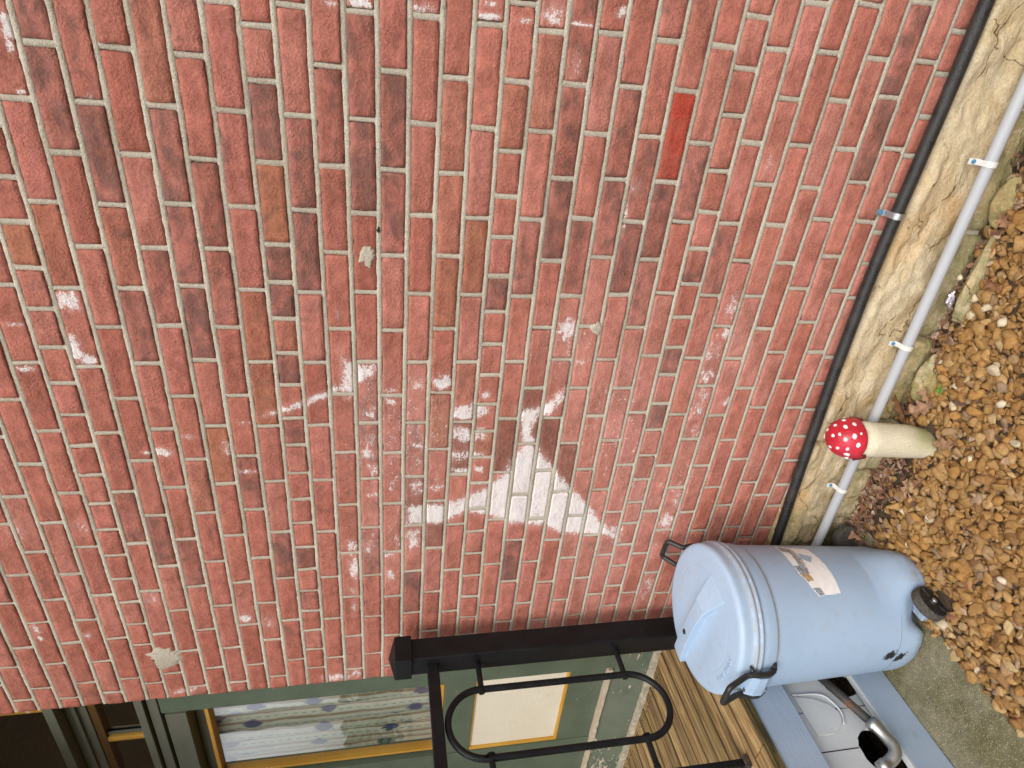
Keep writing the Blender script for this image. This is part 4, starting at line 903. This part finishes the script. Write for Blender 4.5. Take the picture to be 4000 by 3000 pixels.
o = obj('embossed_lettering', ([tuple(on_lid((p[0], -p[1] * -1 * -1, p[2]))) for p in tv], tf), MT['lid'], ld, attrs=dict(scuff=np.zeros(len(tv)), grime=np.zeros(len(tv))))
def pol(a, r, z): return CM @ Vector((r * math.cos(R_(a)), r * math.sin(R_(a)), z))
for a0, hz, hr in ((-91, .782, .290), (86, .760, .302)):
    lug = [];
    V, F = [], []; angs = np.linspace(a0 - 9, a0 + 9, 9)
    pf = [(.236, .612), (.258, .618), (.270, .640), (.270, .668), (.262, .690), (.240, .692)]
    for a in angs: V += [tuple(pol(a, r, z)) for r, z in pf]
    for i in range(8):
        for q in range(6): F.append((i * 6 + q, i * 6 + (q + 1) % 6, (i + 1) * 6 + (q + 1) % 6, (i + 1) * 6 + q))
    F += [tuple(range(6)), tuple(48 + q for q in range(6))[::-1]]
    obj('handle_lug', (V, F), MT['can'], can, bevel=.004, attrs=dict(scuff=np.zeros(len(V)), grime=np.zeros(len(V))))
    lg = [(a0 - 11.5, .256, .618), (a0 - 11.5, .270, .645), (a0 - 11.5, .266, .694), (a0 - 10.5, .262, .712), (a0 - 8, hr, hz), (a0 + 8, hr, hz), (a0 + 10.5, .262, .712), (a0 + 11.5, .266, .694), (a0 + 11.5, .270, .645), (a0 + 11.5, .256, .618)]
    h = obj('handle', tube(round_path([pol(*q) for q in lg], .014, 5), .0092, 10), MT['blackplastic'], can, smooth=True)
    for s in (-11.5, 11.5):
        pts = [pol(a0 + s + (5 if s < 0 else -5), .252, .690), pol(a0 + s, .259, .688), pol(a0 + s - (4 if s < 0 else -4), .250, .697)]
        obj('handle_clip', tube(pts, [.004, .0095, .004], 8), MT['blackplastic'], h, smooth=True)
        obj('handle_clip', tube([pol(a0 + s + (5 if s < 0 else -5), .243, .612), pol(a0 + s, .249, .612), pol(a0 + s - (4 if s < 0 else -4), .243, .607)], [.004, .0095, .004], 8), MT['blackplastic'], h, smooth=True)
# wheels
def wheel(c, n, k_):
    n = Vector(n).normalized(); q = n.to_track_quat('Z', 'Y').to_matrix().to_4x4(); mtx = Matrix.Translation(c) @ q @ Matrix.Scale(k_, 4)
    w = obj('wheel', lathe([(.0, -.017), (.040, -.017), (.0475, -.015), (.0515, -.010), (.0515, .010), (.0485, .0145), (.0455, .0155), (.0445, .0125), (.0, .0125)], 40, mtx), MT['rubber'], can, smooth=False)
    obj('hub', lathe([(.0, .0126), (.0442, .0126), (.0442, .0142), (.030, .0136), (.014, .0175), (.013, .020), (.0, .020)], 32, mtx), MT['blackplastic'], w)
    for k in range(5): obj('spoke', xf(box(.015, .043, -.004, .004, .0128, .0186), mtx @ Matrix.Rotation(R_(k * 72 + 12), 4, 'Z')), MT['blackplastic'], w, bevel=.001)
    obj('axle_end', lathe([(.0, .020), (.0085, .020), (.0085, .0235), (.006, .0255), (.0, .026)], 14, mtx), MT['zinc'], w, smooth=True)
wheel((-1.530, -.497, .058), (.88, -.22, -.27), 1.08)
wheel((-1.62, -.105, .052), (-.35, .93, 0), 1.0)
obj('axle_bracket', box(-1.615, -1.575, -.50, -.40, .022, .048), MT['can'], can, bevel=.004, attrs=None)
# torn label, wrapped round the body
def wrap(ang, z, off): r = rb(z) + off; return tuple(CM @ Vector((r * math.cos(R_(ang)), r * math.sin(R_(ang)), z)))
def sheet(poly, hole, off, da=.9, dz=.0026, seed=0, jag=.0):
    A = np.array(poly); a0, z0 = A.min(0); a1, z1 = A.max(0); aa = np.arange(a0 - 1, a1 + 1, da); zz = np.arange(z0 - .004, z1 + .004, dz); V = []; F = []; idx = {}
    def vid(i, j):
        if (i, j) not in idx: idx[(i, j)] = len(V); V.append(wrap(aa[i], zz[j], off + .0004 * nz(aa[i] * .2, zz[j] * 60, seed)))
        return idx[(i, j)]
    pts = np.array([(aa[i] + da / 2, zz[j] + dz / 2) for i in range(len(aa) - 1) for j in range(len(zz) - 1)])
    sc = np.array((.004, 1.0)); ins = poly_sd(pts * sc, [tuple(np.array(p) * sc) for p in poly]) + jag * np.array([nz(p[0] * .5, p[1] * 130, seed) for p in pts]) < 0
    if hole: ins &= poly_sd(pts * sc, [tuple(np.array(p) * sc) for p in hole]) > 0
    q = 0
    for i in range(len(aa) - 1):
        for j in range(len(zz) - 1):
            if ins[q]: F.append((vid(i, j), vid(i + 1, j), vid(i + 1, j + 1), vid(i, j + 1)))
            q += 1
    return V, F
st = obj('sticker', sheet([(31, .463), (25, .352), (7, .349), (-11, .342), (-26.5, .344), (-28, .43), (-21, .446), (-14.5, .453), (-9, .466), (6.6, .472)], [(16, .410), (11, .372), (7, .380), (3.5, .393), (8, .418)], .0012, seed=3, jag=.0012), MT['sticker'], body)
st['label'] = 'torn white paper label'
obj('printed_band', sheet([(29.5, .458), (24, .418), (6, .420), (-9, .428), (-9.5, .462), (-1, .468), (-1, .448), (17, .442), (19, .464)], None, .0020, seed=5), MT['band'], st)
obj('printed_band', sheet([(-21.5, .440), (-27.5, .427), (-27, .405), (-21, .415)], None, .0020, seed=6), MT['band'], st)
obj('peeled_corner', sheet([(-8.5, .464), (-9, .432), (-15, .425), (-16, .449)], None, .0028, seed=8), MT['peeled'], st)
tv, tf = text_mesh('Refuse Container', .015)
obj('label_lettering', ([wrap(9.5 + math.degrees(p[0] / .227) * .92, .4285 + p[1] * .8, .0027) for p in tv], tf), MT['sticker'], st)

# ------------------------------------------------------------------ toadstool ornament
ms = thing('toadstool', 'red capped wooden toadstool ornament with white spots standing in the gravel', 'ornament', (-1.105, -.170, .0))
MM = Matrix.Translation((-1.119, -.172, .0)) @ Matrix.Rotation(R_(4.0), 4, Vector((-.5, .86, 0))) 
def stem():
    V, F = [], []; seg = 56; zs = [-.02, .004, .02, .04, .07, .10, .14, .18, .22, .274]
    for z in zs:
        for k in range(seg):
            a = 2 * math.pi * k / seg; r = .0545 + .003 * (z / .235) + .0025 * nz(math.cos(a) * 2, math.sin(a) * 2, z * 9)
            if z < .03: r += .004 * nz(k * 1.3, z * 50)
            cut = max(0, math.cos(a - R_(-5)) - .2) * .016 * sst(.09, .0, z); r -= cut
            V.append((r * math.cos(a), r * math.sin(a), z))
    n = len(zs); F = [(i * seg + k, i * seg + (k + 1) % seg, (i + 1) * seg + (k + 1) % seg, (i + 1) * seg + k) for i in range(n - 1) for k in range(seg)]
    F += [tuple(range(seg))[::-1], tuple((n - 1) * seg + k for k in range(seg))]
    return [tuple(MM @ Vector(p)) for p in V], F
obj('stem', stem(), MT['stem'], ms, smooth=True)
def capr(t): return .0675 * math.sin(min(t, math.pi / 2)) ** .92, .294 + .075 * math.cos(t)
def cap_pt(th, t, off=0.0):
    r, z = capr(t); w_ = 1 + .05 * nz(math.cos(th) * 1.5, math.sin(th) * 1.5, t * 1.5) - .05 * math.exp(-((th - 3.9) / .35) ** 2) * (t > 1)
    n = Vector((math.cos(th) * math.sin(t), math.sin(th) * math.sin(t), math.cos(t)))
    return Vector((r * w_ * math.cos(th), r * w_ * math.sin(th), z)) + n * off
def cap():
    V, F = [], []; seg = 64; ts = np.linspace(.02, math.pi / 2, 26)
    rows = [[cap_pt(2 * math.pi * k / seg, t) for k in range(seg)] for t in ts]
    rim = rows[-1]; rows.append([Vector((p.x * 1.02, p.y * 1.02, .289)) for p in rim]); rows.append([Vector((p.x * .99, p.y * .99, .283)) for p in rim]); rows.append([Vector((p.x * .78, p.y * .78, .272)) for p in rim]); rows.append([Vector((p.x * .5, p.y * .5, .272)) for p in rim])
    for r in rows: V += [tuple(MM @ p) for p in r]
    n = len(rows); F = [(i * seg + k, (i + 1) * seg + k, (i + 1) * seg + (k + 1) % seg, i * seg + (k + 1) % seg) for i in range(n - 1) for k in range(seg)]
    F += [tuple(range(seg)), tuple((n - 1) * seg + k for k in range(seg))[::-1]]
    return V, F
cp = obj('cap', cap(), MT['cap'], ms, smooth=True)
cp2 = [(-62, .75, .0095), (-50, 1.12, .012), (-10, 1.30, .010), (-38, .52, .008), (-12, .88, .011), (-75, 1.32, .011), (18, 1.05, .009), (-30, .18, .011), (25, .62, .009), (-95, .95, .009), (-115, .60, .009), (-118, 1.15, .010), (40, 1.35, .008), (120, .6, .011), (170, 1.0, .011), (200, .45, .009), (240, 1.1, .011), (85, 1.15, .011), (75, .45, .008), (-140, 1.35, .009), (-42, 1.42, .006)]
for a, t, r in cp2:
    r *= .78; V = [tuple(MM @ cap_pt(R_(a), t, .0026))]; n = 14; F = []
    for ring, off in ((.62, .0024), (1.0, .0004), (1.02, -.002)):
        for k in range(n):
            q = 2 * math.pi * k / n; rr = r * ring * (1 + .18 * nz(math.cos(q) * 2, math.sin(q) * 2, a))
            V.append(tuple(MM @ cap_pt(R_(a) + rr * math.cos(q) / max(.02, capr(t)[0]), min(t + rr * math.sin(q) / .09, 1.565), off)))
    for k in range(n): F.append((0, 1 + k, 1 + (k + 1) % n))
    for i in range(2):
        for k in range(n): F.append((1 + i * n + k, 1 + (i + 1) * n + k, 1 + (i + 1) * n + (k + 1) % n, 1 + i * n + (k + 1) % n))
    obj('spot', (V, F), MT['spot'], cp, smooth=True)
for a in (30, -128):
    V, F = [], []
    for i in range(7):
        s = (i / 6 - .5) * .04
        for q in range(5):
            d = q / 4; V.append(tuple(MM @ Vector((math.cos(R_(a)) * (.067 - .004 * d) - math.sin(R_(a)) * s, math.sin(R_(a)) * (.067 - .004 * d) + math.cos(R_(a)) * s,   .284 - d * .032 * (1 - abs(s) / .035 * .7)))))
    for i in range(6):
        for q in range(4): b_ = i * 5 + q; F.append((b_, b_ + 5, b_ + 6, b_ + 1))
    o = obj('cap_flap', (V, F), MT['gill'], cp, smooth=True); so = o.modifiers.new('s', 'SOLIDIFY'); so.thickness = .008; so.offset = 0

# ------------------------------------------------------------------ gravel, litter, leaves, small things
def gravel():
    bm = bmesh.new(); bmesh.ops.create_icosphere(bm, subdivisions=2, radius=1)
    base = np.array([v.co[:] for v in bm.verts]); bf = np.array([[v.index for v in f.verts] for f in bm.faces]); bm.free()
    r = np.random.default_rng(21); P = []
    def cell(x0, x1, y0, y1, sp, z, smin, smax, keep=None):
        for x in np.arange(x0, x1, sp):
            for y in np.arange(y0, y1, sp):
                xx = x + r.uniform(-.5, .5) * sp; yy = y + r.uniform(-.5, .5) * sp
                e = -1.648 + (.10 * max(0, (yy + .50) / .5) if yy > -.5 else 0)
                if xx < e + .004 + r.uniform(-.012, .02): continue
                if yy > -.075 - .02 * nz(xx * 5) and r.random() < .72: continue
                if xx < -1.15 and yy > -.19 + .10 * nz(xx * 4, 2.0) and r.random() < .8: continue
                if (xx + 1.11) ** 2 + (yy + .17) ** 2 < .060 ** 2: continue
                if (xx + 1.515) ** 2 + (yy + .505) ** 2 < .036 ** 2: continue
                s = smin + (smax - smin) * r.random() ** 1.9
                P.append((xx, yy, z + r.uniform(-.003, .005), s))
    cell(-1.66, .40, -1.30, -.03, .0185, .003, .0100, .018)
    cell(-1.66, .40, -1.30, -.035, .0255, .012, .0125, .0265)
    P = np.array(P); n = len(P); nv = len(base)
    pl = r.normal(size=(n, 7, 3)); pl /= np.linalg.norm(pl, axis=2, keepdims=True); pd = r.uniform(.34, .72, size=(n, 7))
    V = np.repeat(base[None], n, 0)
    for k in range(7):
        d = np.einsum('nvj,nj->nv', V, pl[:, k]) - pd[:, k][:, None]; V = V - np.maximum(d, 0)[..., None] * pl[:, k][:, None, :]
    ab = np.c_[r.uniform(1.0, 1.6, n), r.uniform(.8, 1.2, n), r.uniform(.5, .85, n)]; V = V * ab[:, None, :] * P[:, 3][:, None, None]
    tx, tz = r.normal(0, .38, n), r.uniform(0, 2 * np.pi, n); ty = r.normal(0, .38, n)
    def rotm(V, i, j, a):
        c_, s_ = np.cos(a)[:, None], np.sin(a)[:, None]; A, B = V[..., i].copy(), V[..., j].copy(); V[..., i] = c_ * A - s_ * B; V[..., j] = s_ * A + c_ * B
    rotm(V, 1, 2, tx); rotm(V, 0, 2, ty); rotm(V, 0, 1, tz); V += P[:, None, :3]
    pal = np.array([(.36, .200, .066), (.41, .235, .085), (.32, .170, .054), (.45, .28, .115), (.28, .145, .052), (.38, .195, .058), (.35, .215, .10), (.49, .34, .16), (.33, .215, .125)])
    w_ = np.array([.2, .17, .16, .09, .12, .12, .08, .03, .03]); c = pal[r.choice(len(pal), n, p=w_ / w_.sum())] * r.uniform(.85, 1.18, n)[:, None] * np.array((.92, .93, .98))
    pale = r.random(n) < .014; c[pale] = np.array((.60, .49, .33)) * r.uniform(.85, 1.15, pale.sum())[:, None]
    F = (bf[None] + (np.arange(n) * nv)[:, None, None]).reshape(-1, 3)
    return V.reshape(-1, 3), F, np.repeat(c, nv, 0)
gv, gf, gc = gravel()
def fast_mesh(name, V, F, mat, attrs, smooth=False):
    me = bpy.data.meshes.new(name); nf = len(F); me.vertices.add(len(V)); me.vertices.foreach_set('co', V.ravel().astype(np.float32)); me.loops.add(nf * 3); me.loops.foreach_set('vertex_index', F.ravel().astype(np.int32))
    me.polygons.add(nf); me.polygons.foreach_set('loop_start', np.arange(0, nf * 3, 3, dtype=np.int32)); me.polygons.foreach_set('loop_total', np.full(nf, 3, np.int32))
    if smooth: me.polygons.foreach_set('use_smooth', np.ones(nf, bool))
    me.update(calc_edges=True); me.materials.append(mat)
    for k, v in attrs.items(): a = me.attributes.new(k, 'FLOAT_COLOR', 'POINT'); a.data.foreach_set('color', np.c_[v, np.ones(len(v))].ravel().astype(np.float32))
    o = bpy.data.objects.new(name, me); return link(o, None, (0, 0, 0))
tag(fast_mesh('gravel', gv, gf, MT['gravel'], dict(tint=gc)), 'brown river gravel covering the ground', 'gravel', kind='stuff')
def litter():
    r = np.random.default_rng(9); V, F, Cc = [], [], []
    for k in range(1500):
        if k < 800: x = r.uniform(-1.62, -1.17); y = -.03 - abs(r.normal(0, .075))
        elif k < 1250: x = r.uniform(-1.1, .1); y = -.065 + r.normal(0, .028)
        else: x = r.uniform(-1.6, .2); y = r.uniform(-.8, -.05)
        if x < -1.6 and y < -.3: continue
        s = r.uniform(.004, .016); el_ = r.uniform(.3, .9); a = r.uniform(0, 6.28); z = r.uniform(.010, .030); ca, sa = math.cos(a), math.sin(a); tl = r.normal(0, .4); cu = r.uniform(-.5, .8)
        i = len(V)
        for u, v in ((-1, -.3), (-.4, -.8), (.3, -.9), (1, -.1), (.5, .8), (-.5, .7)):
            u += r.uniform(-.2, .2); v += r.uniform(-.2, .2); lx, ly = u * s, v * s * el_; V.append((x + lx * ca - ly * sa, y + lx * sa + ly * ca, z + lx * tl + cu * s * u * u * .5))
        F += [(i, i + 1, i + 2), (i, i + 2, i + 5), (i + 2, i + 3, i + 4), (i + 2, i + 4, i + 5)]
        c = np.array([(.20, .10, .055), (.30, .18, .11), (.11, .06, .035), (.38, .26, .18), (.24, .10, .06)][r.integers(5)]) * r.uniform(.7, 1.2); Cc += [c] * 6
    return np.array(V), np.array(F), np.array(Cc)
lv, lf, lc = litter(); tag(fast_mesh('leaf_litter', lv, lf, MT['litter'], dict(tint=lc)), 'crumbled dead leaf litter along the foundation', 'leaf litter', kind='stuff')
def leaf(cx, cy, z, L, ang, curl, seed, wide=.38, tilt=(0, 0)):
    V, F = [], []; n = 22; m_ = 6; out = []
    for i in range(n + 1):
        u = i / n; env = math.sin(math.pi * min(1, u * 1.02)) ** .7 * (.55 + .5 * u); lob = 1 + .42 * math.cos(u * 6.28 * 3.2 + seed); w_ = wide * L * max(.02, env * lob * .6)
        for j in range(m_ + 1):
            v = j / m_ * 2 - 1; x = (u - .5) * L; y = v * w_; zz = curl * L * (.9 * v * v * w_ / (L * .3) + .8 * (u - .5) ** 2) + .08 * L * nz(u * 4, v * 2, seed) + tilt[0] * x + tilt[1] * y
            c_, s_ = math.cos(ang), math.sin(ang); V.append((cx + x * c_ - y * s_, cy + x * s_ + y * c_, z + zz))
    for i in range(n):
        for j in range(m_): a = i * (m_ + 1) + j; F.append((a, a + 1, a + m_ + 2, a + m_ + 1))
    return V, F
LV = [((-1.060, -.262, .030, .085, 2.2, .10, .4, .40, (.1, .1)), 'broad flat brown leaf on the gravel in front of the toadstool'),
      ((-1.045, -.085, .060, .105, .6, .22, 1.9, .34, (.35, -.3)), 'curled brown oak leaf leaning on the stones just right of the toadstool stem'),
      ((-1.000, -.142, .042, .095, 2.5, .20, 3.3, .42, (.2, -.2)), 'pale tan oak leaf on the gravel right of the toadstool'),
      ((-.955, -.130, .040, .080, 1.1, .25, 5.0, .36, (-.2, .2)), 'lighter dry leaf furthest right of the toadstool among the stones'),
      ((-1.590, -.120, .045, .090, 1.9, .18, 2.6, .30, (.25, .2)), 'narrow reddish leaf upright beside the trash can'),
      ((-1.285, -.215, .030, .080, .3, .14, 4.1, .40, (.1, -.1)), 'flat brown leaf on the litter left of the toadstool'),
      ((-1.235, -.245, .028, .060, 2.9, .22, .9, .40, (0, .2)), 'small pinkish brown leaf at the left foot of the toadstool'),
      ((-.560, -.155, .030, .065, 1.4, .20, 6.0, .42, (.1, .1)), 'small pale curled leaf beside the long narrow edging stone'),
      ((-.385, -.098, .035, .055, .9, .15, 7.0, .5, (0, .2)), 'pink grey leaf fragment at the gravel edge nearest the camera')]
for a, lab in LV: o = tag(obj('dead_leaf', leaf(*a), MT['leaf'], smooth=True), lab, 'leaf', 'dead leaves on the ground'); sm_ = o.modifiers.new('s', 'SOLIDIFY'); sm_.thickness = .0007
tag(obj('foil_scrap', rock(-.645, -.068, .058, .026, .010, .014, R_(10), 2.2, 3, .5), MT['foil'], smooth=False), 'crumpled silvery purple foil scrap lying on the narrow edging stone', 'foil')
def pebble(x, y, z, s, seed): return rock(x, y, z, s, s * .75, s * .6, seed, seed, 2, .2)
MT['palestone'] = M_simple('pale_pebble', (.62, .53, .38), .7, .3, .2, 60, .002)
for x, y, s, lab in ((-.572, -.066, .012, 'small cream pebble on the ledge right of the foil scrap'), (-1.29, -.618, .017, 'oval cream pebble lying in the gravel in front of the can wheel'), (-.850, -.354, .018, 'pale cream stone in the open gravel right of the toadstool'), (-.642, -.236, .019, 'long pale stone in the gravel below the foil scrap')):
    tag(obj('pale_pebble', pebble(x, y, .030 if s > .013 else .06, s, s * 300), MT['palestone'], smooth=True), lab, 'pebble')
wd_ = thing('weed_seedling', 'tiny green weed seedling sprouting from the gravel', 'weed', (-.917, -.165, .02))
for k, (a, l_) in enumerate(((.3, .022), (2.2, .018), (4.0, .020), (5.2, .013))):
    V = []; 
    for i in range(7):
        u = i / 6; w_ = .0055 * math.sin(math.pi * min(.97, u + .05)); p = Vector((math.cos(a) * l_ * u, math.sin(a) * l_ * u, .028 + .014 * u - .012 * u * u)); q = Vector((-math.sin(a), math.cos(a), 0)) * w_
        V += [tuple(Vector((-.917, -.165, .012)) + p - q), tuple(Vector((-.917, -.165, .012)) + p + q)]
    obj('leaf', (V, [(2 * i, 2 * i + 2, 2 * i + 3, 2 * i + 1) for i in range(6)]), MT['weed'], wd_, smooth=True)
obj('stalk', tube([(-.917, -.165, .005), (-.916, -.165, .041)], .0012, 6), MT['weed'], wd_)
tw = [((-1.235, -.115, .05), (-1.20, -.15, .045), (-1.15, -.19, .04)), ((-1.35, -.36, .035), (-1.31, -.33, .04), (-1.27, -.34, .037))]
for p, lab in zip(tw, ('thin straw stalk on the leaf litter beside the toadstool foot', 'thin bent straw stalk on the open gravel left of the toadstool')):
    tag(obj('straw_stalk', tube(smooth_path(p, 5), .0011, 6), MT['peeled'], smooth=True), lab, 'straw')
